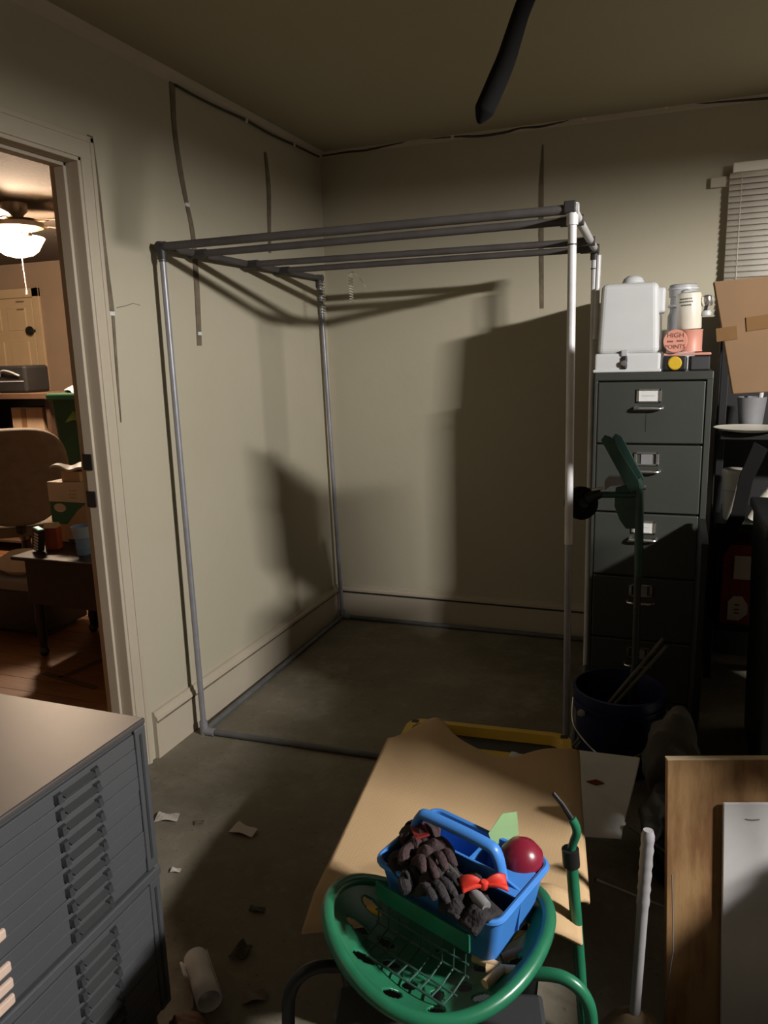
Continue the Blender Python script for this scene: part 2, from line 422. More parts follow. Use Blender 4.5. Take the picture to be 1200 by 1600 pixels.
# ================================================================ NEXT ROOM (seen through the doorway)
NX0, NY0, NY1 = -5.6, .3, 6.6
m_nwall = mat('tan_wall', (0.40, 0.30, 0.215), .8, var=.06, scale=2)
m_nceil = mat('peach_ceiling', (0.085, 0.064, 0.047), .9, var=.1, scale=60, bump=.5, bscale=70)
m_wood = mat('oak_boards', (0.27, 0.125, 0.045), .4, col2=(0.13, 0.055, 0.02), scale=4, stretch=(1, 9, 1), contrast=(.3, .7))
m_walnut = mat('dark_walnut', (0.007, 0.004, 0.003), .4, var=.3, scale=6, stretch=(1, 8, 1))
m_shelfw = mat('shelf_wood', (0.085, 0.048, 0.028), .5, var=.3, scale=5, stretch=(1, 7, 1))
m_chairb = mat('chair_fabric', (0.15, 0.115, 0.085), .75, var=.15, scale=14, bump=.1, bscale=150)
m_door = mat('cream_door', (0.66, 0.52, 0.33), .5, var=.05)
m_bing = mat('bin_green', (0.006, 0.050, 0.022), .4, var=.2)
m_cupb = mat('cup_blue', (0.17, 0.32, 0.62), .3)
m_cupt = mat('cup_band', (0.26, 0.42, 0.68), .3)
m_cartw = mat('carton_white', (0.56, 0.48, 0.40), .75)
m_cartg = mat('carton_green', (0.02, 0.13, 0.08), .6)
m_cartt = mat('carton_tan', (0.42, 0.30, 0.2), .75)
m_orange = mat('orange_pack', (0.28, 0.06, 0.02), .5)
m_bowl = mat('lamp_bowl', (0.9, 0.75, 0.55), .5, emit=(1.0, 0.80, 0.55), estr=4.5)
m_nickel = mat('brushed_nickel', (0.30, 0.25, 0.21), .35, .7)
m_bladew = mat('fan_blade', (0.42, 0.33, 0.25), .5)
m_led = mat('green_led', (0.2, 0.8, 0.3), .5, emit=(0.25, 1.0, 0.4), estr=2.5)

bm = B(); box(bm, (NX0, NY0, -.1), (-WT + .11, NY1, -.008))
fl2 = struct(obj('floor_next_room', bm, m_walnut), 'oak board floor of the room beyond the doorway', 'floor')
plank = {}
row = 0; y = NY0
rnd = random.Random(3)
PW = .118
while y < 5.4:
    x = NX0 + 1.1 + rnd.random() * .7
    if row % 3 == 1: x -= .35
    while x < -.0:
        L = rnd.choice((.8, 1.1, 1.4))
        x1 = min(x + L, -.0)
        key = round(x1 - x, 2)
        if key < .05: break
        if key not in plank:
            bm = B(); box(bm, (0, 0, -.008), (key - .003, PW - .003, .0)); o = obj('plank', bm, m_wood, fl2); plank[key] = o
        else:
            o = plank[key].copy(); COL.objects.link(o); o.parent = fl2
        o.location = (x, y, rnd.uniform(-.0008, .0006)); x += L
    y += PW; row += 1
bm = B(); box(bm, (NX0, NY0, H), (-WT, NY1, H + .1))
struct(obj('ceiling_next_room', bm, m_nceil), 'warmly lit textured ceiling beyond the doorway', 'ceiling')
bm = B(); box(bm, (NX0, NY1, 0), (-WT, NY1 + .1, H))
struct(obj('wall_far_next_room', bm, m_nwall), 'tan far wall beyond the doorway', 'wall')
bm = B(); box(bm, (NX0 - .1, NY0, 0), (NX0, NY1, H))
struct(obj('wall_side_next_room', bm, m_nwall), 'tan side wall of the room beyond the doorway', 'wall')
bm = B(); box(bm, (NX0, NY0 - .1, 0), (-WT, NY0, H)); box(bm, (-WT, D + .1, 0), (-.0, NY1, H))
struct(obj('wall_near_next_room', bm, m_nwall), 'tan near wall of the room beyond the doorway', 'wall')

# white panelled door on the far wall
DYF = NY1
pr = at(52, 465, 1, DYF)
d1 = thing('door_1', 'cream panelled door in the far wall beyond the doorway', 'door', (pr.x - .80, DYF, 0)); d1['kind'] = 'structure'
hd = pr.z
bm = B(); box(bm, (0, -.035, 0), (.80, -.002, hd)); obj('door_leaf', bm, m_door, d1, .004)
for x0 in (.10, .45):
    for z0, z1 in ((.25, .95), (1.08, 1.75), (1.86, hd - .1)):
        bm = B(); box(bm, (x0, -.046, z0), (x0 + .26, -.03, z1)); obj('door_panel', bm, m_door, d1, .008)
bm = B(); box(bm, (-.1, -.03, 0), (-.005, 0, hd + .1)); box(bm, (.805, -.03, 0), (.90, 0, hd + .1)); box(bm, (-.1, -.03, hd + .005), (.90, 0, hd + .1)); obj('door_frame', bm, m_door, d1, .006)
kp = at(48, 517, 1, DYF - .08)
bm = B(); lathe(bm, [(0, -.02), (.018, -.02), (.018, .03), (.042, .04), (.05, .06), (.04, .08), (0, .085)], 18, M=tmat((kp.x - d1.location.x, -.035, kp.z), (R(90), 0, 0)))
obj('knob', bm, m_blackm, d1, smooth=True)
for z in (kp.z + .30, kp.z + .22):
    bm = B(); box(bm, (.60, -.05, z), (.70, -.03, z + .014)); obj('hook_rail', bm, m_nickel, d1)

# ceiling fan with lamp bowl
fc = at(24, 345, 1, 4.2)
fan = thing('ceiling_fan', 'ceiling fan with a glowing glass bowl beyond the doorway', 'fan', (fc.x, 4.2, H))
bm = B(); lathe(bm, [(0, 0), (.085, 0), (.08, -.05), (.055, -.075), (.05, -.11), (0, -.11)], 24); obj('canopy', bm, m_nickel, fan, smooth=True)
bm = B(); lathe(bm, [(.05, -.10), (.15, -.105), (.175, -.125), (.17, -.155), (.10, -.175), (.06, -.20), (0, -.20)], 32); obj('motor_housing', bm, m_nickel, fan, smooth=True)
for k in range(5):
    a = R(8 + 72 * k); M = tmat((0, 0, -.115), (0, 0, a)) @ Matrix.Rotation(R(10), 4, 'X')
    bm = B(); pts = [(.17, -.045), (.30, -.062), (.60, -.068), (.645, -.03), (.645, .03), (.60, .068), (.30, .062), (.17, .045)]
    prism(bm, pts, 2, -.004, .004, M); obj('blade', bm, m_bladew, fan)
    bm = B(); box(bm, (.10, -.02, -.012), (.24, .02, -.004), M); obj('blade_arm', bm, m_nickel, fan, .003)
bm = B(); lathe(bm, [(.165, -.215), (.172, -.222), (.15, -.255), (.125, -.300), (.09, -.325), (.04, -.338), (0, -.34)], 32); obj('lamp_bowl', bm, m_bowl, fan, smooth=True, solid=.003)
for k in range(3):
    a = R(100 + 120 * k)
    bm = B(); tube(bm, [(0, 0, -.195), (.12*math.cos(a), .12*math.sin(a), -.20), (.172*math.cos(a), .172*math.sin(a), -.215)], .006, 8)
    lathe(bm, [(0, -.012), (.013, -.008), (.014, .0), (.009, .012), (0, .014)], 10, (.182*math.cos(a), .182*math.sin(a), -.217)); obj('bowl_screw', bm, m_nickel, fan, smooth=True)
bm = B(); tube(bm, [(.02, 0, -.33), (.024, 0, -.45), (.028, 0, -.56)], .003, 6); lathe(bm, [(0, -.02), (.008, -.015), (.006, .01), (0, .015)], 8, (.028, 0, -.57)); obj('pull_chain', bm, m_cream, fan)

# high wooden shelf with black case
sp = at(75, 614, 1, 4.6); stz = sp.z
sh = thing('wooden_shelf', 'brown wooden shelf unit standing beyond the doorway', 'shelf', (sp.x - 1.0, 4.6, 0))
bm = B(); box(bm, (-.05, -.02, stz - .045), (1.02, .42, stz)); obj('top_board', bm, m_shelfw, sh, .004)
for x in (-.03, .94):
    bm = B(); box(bm, (x, .02, 0), (x + .035, .40, stz - .045)); obj('side_panel', bm, m_shelfw, sh, .003)
for z in (stz - .42, .5, .1):
    bm = B(); box(bm, (0, .02, z - .02), (.94, .40, z)); obj('shelf_board', bm, m_shelfw, sh, .003)
bm = B(); box(bm, (0, .385, 0), (.94, .40, stz - .05)); obj('back_panel', bm, m_walnut, sh)
p = at(38, 605, 1, 4.62)
cs = thing('black_case', 'black box case standing on the wooden shelf', 'case', (p.x - .33, 4.64, stz))
bm = B(); box(bm, (0, 0, 0), (.33, .25, .21)); obj('case_body', bm, m_black, cs, .02)
bm = B(); tube(bm, catmull([(.08, -.005, .13), (.12, -.02, .17), (.20, -.025, .165), (.28, -.005, .13)], 6), .008, 8); obj('case_handle', bm, m_gray, cs, smooth=True)
bm = B(); box(bm, (.02, -.003, .085), (.31, .0, .095)); obj('case_seam', bm, m_gray, cs)
p0, p1 = at(20, 690, 1, 4.64), at(62, 635, 1, 4.64)
cbx = thing('shelf_carton', 'pale cardboard carton on the middle shelf beyond the doorway', 'box', (p0.x, 4.66, stz - .42))
bm = B(); box(bm, (0, 0, 0), (p1.x - p0.x, .28, .30)); obj('carton_body', bm, m_cartt, cbx, .004)
bm = B(); box(bm, (.10, -.003, 0), (.15, 0, .30)); obj('tape_strip', bm, m_tape, cbx)
bm = B(); box(bm, (0, 0, .301), (p1.x - p0.x, .14, .305)); obj('flap', bm, m_cartw, cbx)
p = at(8, 665, 1, 4.62)
bm = B(); 
def rag(u, v): return Vector(((u - .5) * .26, (v - .5) * .18, .05 * math.sin(u * 9) * math.sin(v * 7) + .055 - .05 * abs(u - .4)))
grid(bm, rag, 16, 12)
tag(obj('folded_cloth', bm, mat('maroon_cloth', (0.08, 0.015, 0.015), .9), solid=.02, smooth=True), 'dark red folded cloth on the wooden shelf beyond the doorway', 'cloth').location = (p.x - .06, 4.74, stz - .42)

# green wheeled bin
p = at(98, 610, 1, 4.25)
bn = thing('green_bin', 'dark green bin stuffed with a white bag beyond the doorway', 'bin', (-2.05, 4.45, 0))
bz = p.z - .02
bm = B()
hexa(bm, [(-.15, -.17, .02), (.15, -.17, .02), (.15, .17, .02), (-.15, .17, .02), (-.22, -.22, bz - .02), (.22, -.22, bz - .02), (.22, .22, bz - .02), (-.22, .22, bz - .02)]); obj('bin_body', bm, m_bing, bn, .02)
bm = B(); box(bm, (-.24, -.24, bz - .05), (.24, .24, bz)); obj('bin_rim', bm, m_bing, bn, .012)
bm = B()
def bag(u, v):
    a = u * 2 * PI; rr = .20 * (1 - .5 * v) + .015 * math.sin(7 * a)
    return Vector((rr * math.cos(a), rr * math.sin(a), bz + .01 + .045 * v + .012 * math.sin(5 * a + v * 3)))
grid(bm, bag, 32, 8); obj('bin_bag', bm, m_cartw, bn, smooth=True, solid=.004)
bm = B(); prism(bm, [(-.10, bz - .2), (-.02, bz - .12), (.05, bz - .16), (.12, bz - .10), (.16, bz - .15), (.05, bz - .21), (-.02, bz - .18)], 1, -.226, -.21); obj('bin_emblem', bm, mat('lime_mark', (0.10, 0.16, 0.02), .5), bn, label='faded lime green emblem')

# high-backed swivel chair
p = at(42, 740, 1, 3.45)
ch = thing('swivel_chair', 'brown high backed swivel chair beyond the doorway', 'chair', (p.x - .17, 3.52, 0), R(42))
def cback(u, v):
    # superellipse outline, narrower at the bottom, gently dished
    a = u * 2 * PI; c, s = math.cos(a), math.sin(a)
    X = math.copysign(abs(c) ** .62, c); Z = math.copysign(abs(s) ** .62, s)
    wd = .31 - .09 * max(0, -Z) ** 1.2
    return Vector((X * wd * v, -.06 + .10 * (1 - v*v) * .4 + .06 * X*X * v*v, .835 + Z * .295 * v))
bm = B(); grid(bm, cback, 40, 8); bmesh.ops.remove_doubles(bm, verts=bm.verts, dist=.0005)
obj('backrest', bm, m_chairb, ch, smooth=True, solid=.07, bevel=.02)
bm = B()
def cseat(u, v):
    a = u * 2 * PI; c, s = math.cos(a), math.sin(a)
    return Vector((math.copysign(abs(c)**.6, c) * .26 * v, .25 + math.copysign(abs(s)**.6, s) * .26 * v, .50 - .015 * (1 - v)))
grid(bm, cseat, 36, 6); bmesh.ops.remove_doubles(bm, verts=bm.verts, dist=.0005)
obj('seat', bm, m_chairb, ch, smooth=True, solid=.08, bevel=.02)
bm = B(); tube(bm, [(0, 0, .62), (0, .0, .50), (0, .12, .44)], .03, 10); obj('back_bracket', bm, m_black, ch, smooth=True)
bm = B(); tube(bm, [(0, .22, .46), (0, .22, .10)], .028, 12); obj('gas_column', bm, m_blackm, ch, smooth=True)
for k in range(5):
    a = R(20 + 72 * k); c, s = math.cos(a), math.sin(a)
    bm = B(); tube(bm, [(0, .22, .12), (.16*c, .22 + .16*s, .105), (.28*c, .22 + .28*s, .075)], [.028, .022, .016], 8); obj('base_leg', bm, m_black, ch, smooth=True)
    bm = B(); lathe(bm, [(0, -.012), (.024, -.01), (.027, 0), (.024, .01), (0, .012)], 14, M=tmat((.28*c, .22 + .28*s, .0275), (R(90), 0, a))); obj('caster', bm, m_rubber, ch, smooth=True)

# dark side table
TZ = .55
tb = thing('side_table', 'dark wooden side table beyond the doorway', 'table', (-1.29, 2.87, 0))
bm = B(); box(bm, (-.02, -.02, TZ - .02), (.98, .47, TZ)); obj('tabletop', bm, m_walnut, tb, .006)
bm = B(); box(bm, (.03, .02, TZ - .26), (.93, .04, TZ - .02)); obj('front_apron', bm, m_walnut, tb, .003)
bm = B(); box(bm, (.03, .43, .03), (.93, .45, TZ - .02)); obj('rear_shade_panel', bm, m_walnut, tb, .003)  # rear apron carried down as a dark sheet for the shade underneath
for x in (.03, .91):
    bm = B(); box(bm, (x, .04, TZ - .26), (x + .02, .43, TZ - .02)); obj('end_panel', bm, m_walnut, tb, .003)
for x, y in ((.06, .05), (.90, .05), (.06, .42), (.90, .42)):
    bm = B(); lathe(bm, [(0, .05), (.016, .05), (.024, .10), (.018, .14), (.028, .20), (.022, .26), (.030, TZ - .25), (.030, TZ - .02), (0, TZ - .02)], 14, (x, y, 0)); lg = obj('leg', bm, m_walnut, tb, smooth=True)
    bm = B(); lathe(bm, [(0, 0), (.018, .004), (.028, .025), (.018, .048), (0, .052)], 14, (x, y, 0)); obj('foot', bm, m_black, lg, smooth=True)
bm = B(); box(bm, (.04, .26, .20), (.92, .44, .22)); obj('lower_shelf', bm, m_walnut, tb, .003)

p = at(125, 868, 2, TZ)
cu = thing('blue_tumbler', 'blue plastic tumbler standing on the dark side table', 'cup', (p.x, p.y + .03, TZ))
bm = B(); lathe(bm, [(0, 0), (.032, 0), (.034, .01), (.037, .085), (.043, .09), (.050, .145), (.0465, .145), (.040, .092), (.034, .085), (.031, .012), (0, .012)], 28); obj('cup_body', bm, m_cupb, cu, smooth=True)
bm = B(); lathe(bm, [(.0435, .088), (.0512, .146), (.0505, .147), (.0425, .089)], 28); obj('cup_band', bm, m_cupt, cu, smooth=True)
for z in (.03, .05): 
    bm = B(); lathe(bm, [(.0352, z), (.0366, z + .004), (.0362, z + .008), (.035, z + .008)], 28); obj('cup_ring', bm, m_cupb, cu, smooth=True)
p = at(48, 865, 2, TZ)
gd = thing('charger_gadget', 'black and white gadget with green lights on the side table', 'gadget', (p.x, p.y + .05, TZ), R(-15))
Mg = Matrix.Rotation(R(14), 4, 'Y')
bm = B(); box(bm, (-.03, -.02, 0.008), (.03, .02, .13), Mg); obj('gadget_body', bm, m_black, gd, .006)
for k in range(6):
    bm = B(); box(bm, (-.005, -.022, .02 + k*.016), (.028, -.019, .029 + k*.016), Mg); obj('pale_stripe', bm, m_card, gd)
for x in (-.008, .012):
    bm = B(); box(bm, (x - .006, -.010, .130), (x + .006, .004, .134), Mg); obj('indicator_light', bm, m_led, gd)
p = at(72, 862, 2, TZ)
ob = thing('orange_carton', 'small orange brown carton beside the gadget on the table', 'box', (p.x - .01, p.y + .07, TZ), R(20))
bm = B(); box(bm, (-.035, -.03, 0), (.035, .03, .115)); obj('carton_body', bm, m_orange, ob, .003)
bm = B(); hexa(bm, [(-.035, -.03, .115), (.035, -.03, .115), (.035, .03, .115), (-.035, .03, .115), (-.035, -.004, .14), (.035, -.004, .14), (.035, .004, .14), (-.035, .004, .14)]); obj('carton_gable', bm, m_cartt, ob)
p = at(100, 852, 2, TZ)
bm = B(); lathe(bm, [(0, 0), (.022, 0), (.030, .012), (.034, .022), (.031, .022), (.024, .012), (0, .006)], 20)
tag(obj('metal_dish', bm, m_steel, smooth=True), 'small shiny metal dish beside the blue tumbler', 'dish').location = (p.x, p.y + .08, TZ)
# cartons at the back of the table
p = at(118, 815, 1, 3.22)
c1 = thing('printed_carton', 'white and green printed carton at the back of the side table', 'box', (p.x, 3.24, TZ))
wq = .12
bm = B(); box(bm, (-wq, -.06, 0), (wq, .08, .22)); obj('carton_lower', bm, m_cartt, c1, .003)
bm = B(); prism(bm, [(-wq, .10), (-wq, .22), (wq, .22), (.06, .18), (-.02, .10)], 1, -.063, -.059); obj('green_print', bm, m_cartg, c1)
bm = B(); lathe(bm, [(0, 0), (.04, 0), (.04, .002), (0, .002)], 20, M=tmat((-.055, -.062, .19), (R(90), 0, 0)) @ Matrix.Diagonal((1, .6, 1, 1))); obj('oval_print', bm, m_cartw, c1)
bm = B(); box(bm, (-wq - .005, -.065, .222), (wq + .005, .085, .33)); obj('carton_lid', bm, m_cartw, c1, .003)
for z in (.245, .265, .285):
    bm = B(); box(bm, (.02, -.067, z), (.07, -.064, z + .006)); obj('print_line', bm, m_cartt, c1)
z0 = TZ + .331
bm = B(); box(bm, (-.055, -.05, 0), (.07, .05, .055))
tag(obj('brown_small_box', bm, m_cartt, bevel=.003), 'small brown box on top of the printed carton', 'box').location = (p.x + .01, 3.25, z0)
bm = B()
def news(u, v): return Vector(((u - .5) * .22, (v - .5) * .14, .055 + .012 * math.sin(u * 8 + v * 4) - .02 * (u - .3) ** 2))
grid(bm, news, 18, 10)
tag(obj('newspaper_fold', bm, m_lgray, solid=.012, smooth=True), 'crumpled newspaper on top of the small brown box', 'newspaper').location = (p.x + .01, 3.25, z0 + .020)
# low trunk with padded bag, left of the table
p = at(20, 1000, 2, 0)
tr = thing('footlocker', 'black trunk on the floor beyond the doorway', 'trunk', (p.x - .32, 3.10, 0))
bm = B(); box(bm, (0, 0, .03), (.50, .34, .27)); obj('trunk_body', bm, m_black, tr, .01)
bm = B(); box(bm, (-.008, -.008, .27), (.508, .348, .33)); obj('trunk_lid', bm, m_gray, tr, .012)
for x in (.05, .41):
    bm = B(); box(bm, (x, .02, 0), (x + .04, .30, .03)); obj('trunk_foot', bm, m_black, tr)
bm = B(); lathe(bm, [(0, 0), (.11, .0), (.15, .03), (.14, .08), (.08, .12), (0, .13)], 24, sx=1.2, sy=.8)
tag(obj('pale_cushion', bm, m_cartw, smooth=True), 'pale round cushion lying on the black trunk', 'cushion').location = (tr.location.x + .25, tr.location.y + .17, .33)
# loose slats on the boards
for a, b, lab in (((92, 1060), (168, 1028), 'thin wooden slat lying on the boards near the table, the upper one'), ((70, 1052), (150, 1075), 'thin dark slat lying on the boards near the doorway, the lower one')):
    A, Bq = at(*a, 2, .004), at(*b, 2, .004); dv = Bq - A; L = dv.length; ang = math.atan2(dv.y, dv.x)
    bm = B(); box(bm, (0, -.012, 0), (L, .012, .008)); o = tag(obj('floor_slat', bm, m_shelfw), lab, 'slat'); o.location = (A.x, A.y, .0008); o.rotation_euler = (0, 0, ang)

# ================================================================ PIPE FRAME
PZ = 1.905
FL0, FL1 = Vector((.070, 2.44, 0)), Vector((.048, 2.45, PZ))
FR0, FR1 = Vector((1.515, 2.50, 0)), Vector((1.503, 2.47, PZ + .004))
BL0, BL1 = Vector((.050, 3.895, 0)), Vector((.022, 3.84, PZ))
BR0, BR1 = Vector((1.468, 3.56, 0)), Vector((1.470, 3.46, PZ + .004))
pf = thing('pipe_frame', 'tall box frame of grey conduit pipes standing in the corner', 'frame', FL0)
def rp(p): return Vector(p) - FL0
def pipe(nm, a, b, r, m, n=14):
    bm = B(); tube(bm, [rp(a), rp(b)], r, n); return obj(nm, bm, m, pf, smooth=True)
Z2 = Vector((0, 0, .012))
pipe('post', FL0 + Z2, FL1, .0115, m_pipe)
pipe('post', BL0 + Z2, BL1, .0115, m_pipe)
pipe('post', BR0 + Z2, BR1, .0125, m_pipew)
q = FR0.lerp(FR1, .46)
pipe('post', FR0 + Z2, q, .0115, m_pipe)
pipe('post', q, FR1, .0130, m_pipew)  # light and shade put into colour: pale upper length, greyer lower length
s = .016
pipe('top_bar', FL1, FR1, .0145, m_piped); pipe('top_bar', FL1, BL1, .0135, m_piped)
pipe('top_bar', FR1, BR1, .0145, m_pipew)
def lb(y): t = (y - FL1.y) / (BL1.y - FL1.y); return FL1.lerp(BL1, t)
def rb(y): t = (y - FR1.y) / (BR1.y - FR1.y); return FR1.lerp(BR1, t)
for ya, yb in ((2.66, 2.66), (3.07, 3.19), (3.37, 3.43)):
    A, Bq = lb(ya) + Vector((.0, 0, -.004)), rb(yb) + Vector((0, 0, -.004))
    bm = B(); tube(bm, [rp(p) for p in (A, A + Vector((.04, 0, 0)), Bq - Vector((.04, 0, 0)), Bq)], .0135, 14); cr = obj('cross_bar', bm, m_piped, pf, smooth=True)
    for P_, d in ((A, 1), (Bq, -1)):
        bm = B(); tube(bm, [rp(P_ - Vector((.018*d, 0, 0))), rp(P_ + Vector((.055*d, 0, 0)))], .0175, 12); obj('tee_fitting', bm, m_fit if d > 0 else m_piped, cr, smooth=True)
pipe('bottom_bar', FL0 + Z2, FR0 + Z2, .0125, m_pipeb); pipe('bottom_bar', FL0 + Z2, BL0 + Z2, .0125, m_pipeb)
pipe('bottom_bar', BL0 + Z2, Vector((1.468, 3.915, .012)), .0125, m_pipeb)
pipe('bottom_bar', BR0 + Z2, Vector((1.468, 3.915, .012)), .0125, m_pipeb); pipe('bottom_bar', FR0 + Z2, BR0 + Z2, .0125, m_pipeb)
for P_, m_ in ((FL1, m_fit), (FR1, m_fit), (BL1, m_piped), (BR1, m_fit)):
    bm = B(); tube(bm, [rp(P_ + Vector((0, 0, -.045))), rp(P_ + Vector((0, 0, .017)))], .0175, 12); tube(bm, [rp(P_ - Vector((.018, 0, 0))), rp(P_ + Vector((.018, 0, 0)))], .0178, 12)
    obj('corner_fitting', bm, m_ if P_ is not FR1 else m_pipew, pf, smooth=True)
bm = B(); box(bm, rp(FR1) + Vector((-.024, -.02, -.012)), rp(FR1) + Vector((.012, .02, .022))); obj('end_cap', bm, m_fit, pf, .004)
for P_ in (FL0, BL0):
    bm = B(); tube(bm, [rp(P_ + Vector((0, 0, .0))), rp(P_ + Vector((0, 0, .055)))], .0165, 12); tube(bm, [rp(P_ + Z2), rp(P_ + Z2 + Vector((.05, 0, 0)))], .0165, 12)
    obj('corner_fitting', bm, m_pipe, pf, smooth=True)
for P_, f in ((FL1, .05), (FR1, .10), (BR1, .08)):   # coupling rings
    base = {0: FL0, 1: FR0, 2: BR0}[[FL1, FR1, BR1].index(P_)]
    C_ = P_.lerp(base, f / 1.9)
    bm = B(); tube(bm, [rp(C_ + Vector((0, 0, .002))), rp(C_ - Vector((0, 0, .002)))], .0150, 12); obj('coupling_ring', bm, m_fit, pf, smooth=True)
def coil(c0, h, r, turns, nm, wr=.0016):
    bm = B(); pts = [Vector((c0.x + r*math.cos(2*PI*t*turns), c0.y + r*math.sin(2*PI*t*turns), c0.z - h*t)) for t in [i/(turns*12) for i in range(turns*12 + 1)]]
    tube(bm, [rp(p) for p in pts], wr, 5); return obj(nm, bm, m_cream, pf, smooth=True, label='white coiled wire')
coil(BL1 + Vector((.012, -.002, -.02)), .16, .017, 11, 'wire_coil')
cc = lb(3.40) + Vector((.33, .06, -.02))
coil(cc, .14, .010, 12, 'wire_coil', .0013)
bm = B(); tube(bm, [rp(cc + Vector((.01, 0, 0))), rp(cc + Vector((.05, 0, -.035))), rp(cc + Vector((.075, 0, -.075)))], .0012, 5); obj('wire_end', bm, m_cream, pf)
# second short length of pale pipe hanging beside the rear right post
A = at(931, 399, 1, 3.40); Bq = at(927, 472, 1, 3.40)
bm = B(); tube(bm, [rp(A + Vector((.012, 0, 0))), rp(Bq + Vector((.012, 0, -.15)))], .0105, 12); obj('spare_pipe', bm, m_pipew, pf, smooth=True)

# ================================================================ FILING CABINET
CX0, CX1, CY0, CY1, CZ = 1.508, 1.946, 3.21, 3.92, 1.405
fcab = thing('filing_cabinet', 'grey green five drawer steel filing cabinet', 'cabinet', (CX0, CY0, 0))
CW, CD = CX1 - CX0, CY1 - CY0
bm = B(); box(bm, (0, .022, 0), (CW, CD, CZ - .03)); obj('body', bm, m_cab, fcab, .003)
bm = B(); box(bm, (-.001, 0.004, CZ - .032), (CW + .001, CD, CZ)); obj('top_plate', bm, m_cab, fcab, .004)
bm = B(); box(bm, (0, .004, 0), (.012, .03, CZ - .03)); box(bm, (CW - .022, .004, 0), (CW, .03, CZ - .03)); box(bm, (0, .004, 0), (CW, .03, .03)); obj('front_stile', bm, m_cab, fcab, .002)
edges = [CZ - .034, 1.122, .842, .575, .300, .035]
for k in range(5):
    z1, z0 = edges[k] - .004, edges[k+1] + .004
    bm = B(); box(bm, (.015, 0.001, z0), (CW - .026, .024, z1)); dr = obj('drawer', bm, m_cab, fcab, .004)
    cxm = CW * .475; zt = z1 - .028
    bm = B()   # label holder frame
    for lo, hi in (((cxm - .046, -.006, zt - .052), (cxm - .036, .002, zt)), ((cxm + .036, -.006, zt - .052), (cxm + .046, .002, zt)), ((cxm - .046, -.006, zt - .006), (cxm + .046, .002, zt)), ((cxm - .046, -.006, zt - .052), (cxm + .046, .002, zt - .046))): box(bm, lo, hi)
    obj('label_holder', bm, m_chrome, dr, .001)
    if k in (0, 2):
        bm = B(); box(bm, (cxm - .037, -.003, zt - .047), (cxm + .037, .0015, zt - .005)); obj('label_card', bm, m_card, dr, label='white paper label card')
        bm = B(); box(bm, (cxm - .026, -.0036, zt - .027), (cxm + .022, -.003, zt - .0245)); obj('handwriting', bm, m_lgray, dr)
    else:
        bm = B(); box(bm, (cxm - .02, -.003, zt - .047), (cxm + .024, .0015, zt - .005)); obj('label_card', bm, m_gray, dr, label='dull grey label insert')
    bm = B()   # pull handle
    tube(bm, catmull([(cxm - .05, .0, zt - .070), (cxm - .046, -.024, zt - .074), (cxm, -.028, zt - .074), (cxm + .046, -.024, zt - .074), (cxm + .05, .0, zt - .070)], 5), .0065, 8, flat=.8)
    obj('handle', bm, m_chrome, dr, smooth=True, label='chrome drawer pull')
bm = B(); box(bm, (.20, -.0006, edges[1] + .05), (.2022, .0015, edges[1] + .13)); obj('scratch', bm, m_slot, fcab)

# white dispenser on the cabinet
UZ = CZ
ud = thing('white_dispenser', 'white plastic dispenser with a knob lid on the filing cabinet', 'dispenser', (1.508, 3.215, UZ))
bm = B(); box(bm, (-.004, .0, 0), (.245, .63, .074)); obj('base_tray', bm, m_white, ud, .010, segs=3)
bm = B(); box(bm, (-.008, -.004, 0), (.249, .634, .012)); obj('base_lip', bm, m_white, ud, .004)
bm = B(); hexa(bm, [(.004, .008, .070), (.238, .008, .070), (.238, .62, .070), (.004, .62, .070), (.014, .02, .342), (.226, .02, .342), (.226, .61, .342), (.014, .61, .342)]); obj('hopper', bm, m_white, ud, .022, segs=4)
bm = B(); lathe(bm, [(.055, .330), (.050, .345), (.042, .347), (.036, .362), (.022, .372), (0, .374)], 26, (.128, .10, 0)); obj('lid_knob', bm, m_white, ud, smooth=True)
bm = B(); box(bm, (.219, .06, .225), (.252, .20, .322)); obj('side_clip', bm, m_white, ud, .010, segs=3)
bm = B(); box(bm, (.100, -.010, .012), (.122, .004, .062)); sp_ = obj('spout', bm, m_black, ud, .006)
bm = B(); box(bm, (.098, -.008, .062), (.124, .010, .086)); obj('spout_collar', bm, m_lgray, ud, .004)
bm = B(); lathe(bm, [(0, 0), (.010, .002), (.011, .008), (0, .010)], 14, M=tmat((.111, -.010, .036), (R(90), 0, 0))); obj('spout_button', bm, m_steel, ud, smooth=True)

# wire stand with grey jar behind, cream canister on salmon tin, round tin, tape measure
p = at(1040, 500, 1, 3.48)
jr = thing('glass_jar', 'clear grey jar with a pale band behind the cream canister', 'jar', (1.824, 3.60, CZ))
bm = B(); lathe(bm, [(0, 0), (.055, 0), (.058, .02), (.058, .22), (.050, .24), (.050, .30), (.046, .30), (.046, .24), (0, .235)], 26); obj('jar_body', bm, m_lgray, jr, smooth=True)
for z in (.255, .325):
    bm = B(); lathe(bm, [(.052, z), (.060, z + .003), (.060, z + .010), (.052, z + .013)], 26); obj('jar_band', bm, m_white, jr, smooth=True)
bm = B(); lathe(bm, [(0, .30), (.056, .30), (.056, .345), (.05, .35), (0, .35)], 26); obj('jar_lid', bm, m_lgray, jr, smooth=True)
st = thing('salmon_tin', 'salmon pink printed tin on the filing cabinet', 'tin', (1.858, 3.36, CZ + .073))
bm = B(); lathe(bm, [(0, 0), (.046, 0), (.047, .004), (.045, .008), (.045, .078), (.047, .082), (.046, .085), (0, .085)], 30); obj('tin_body', bm, m_pink, st, smooth=True)
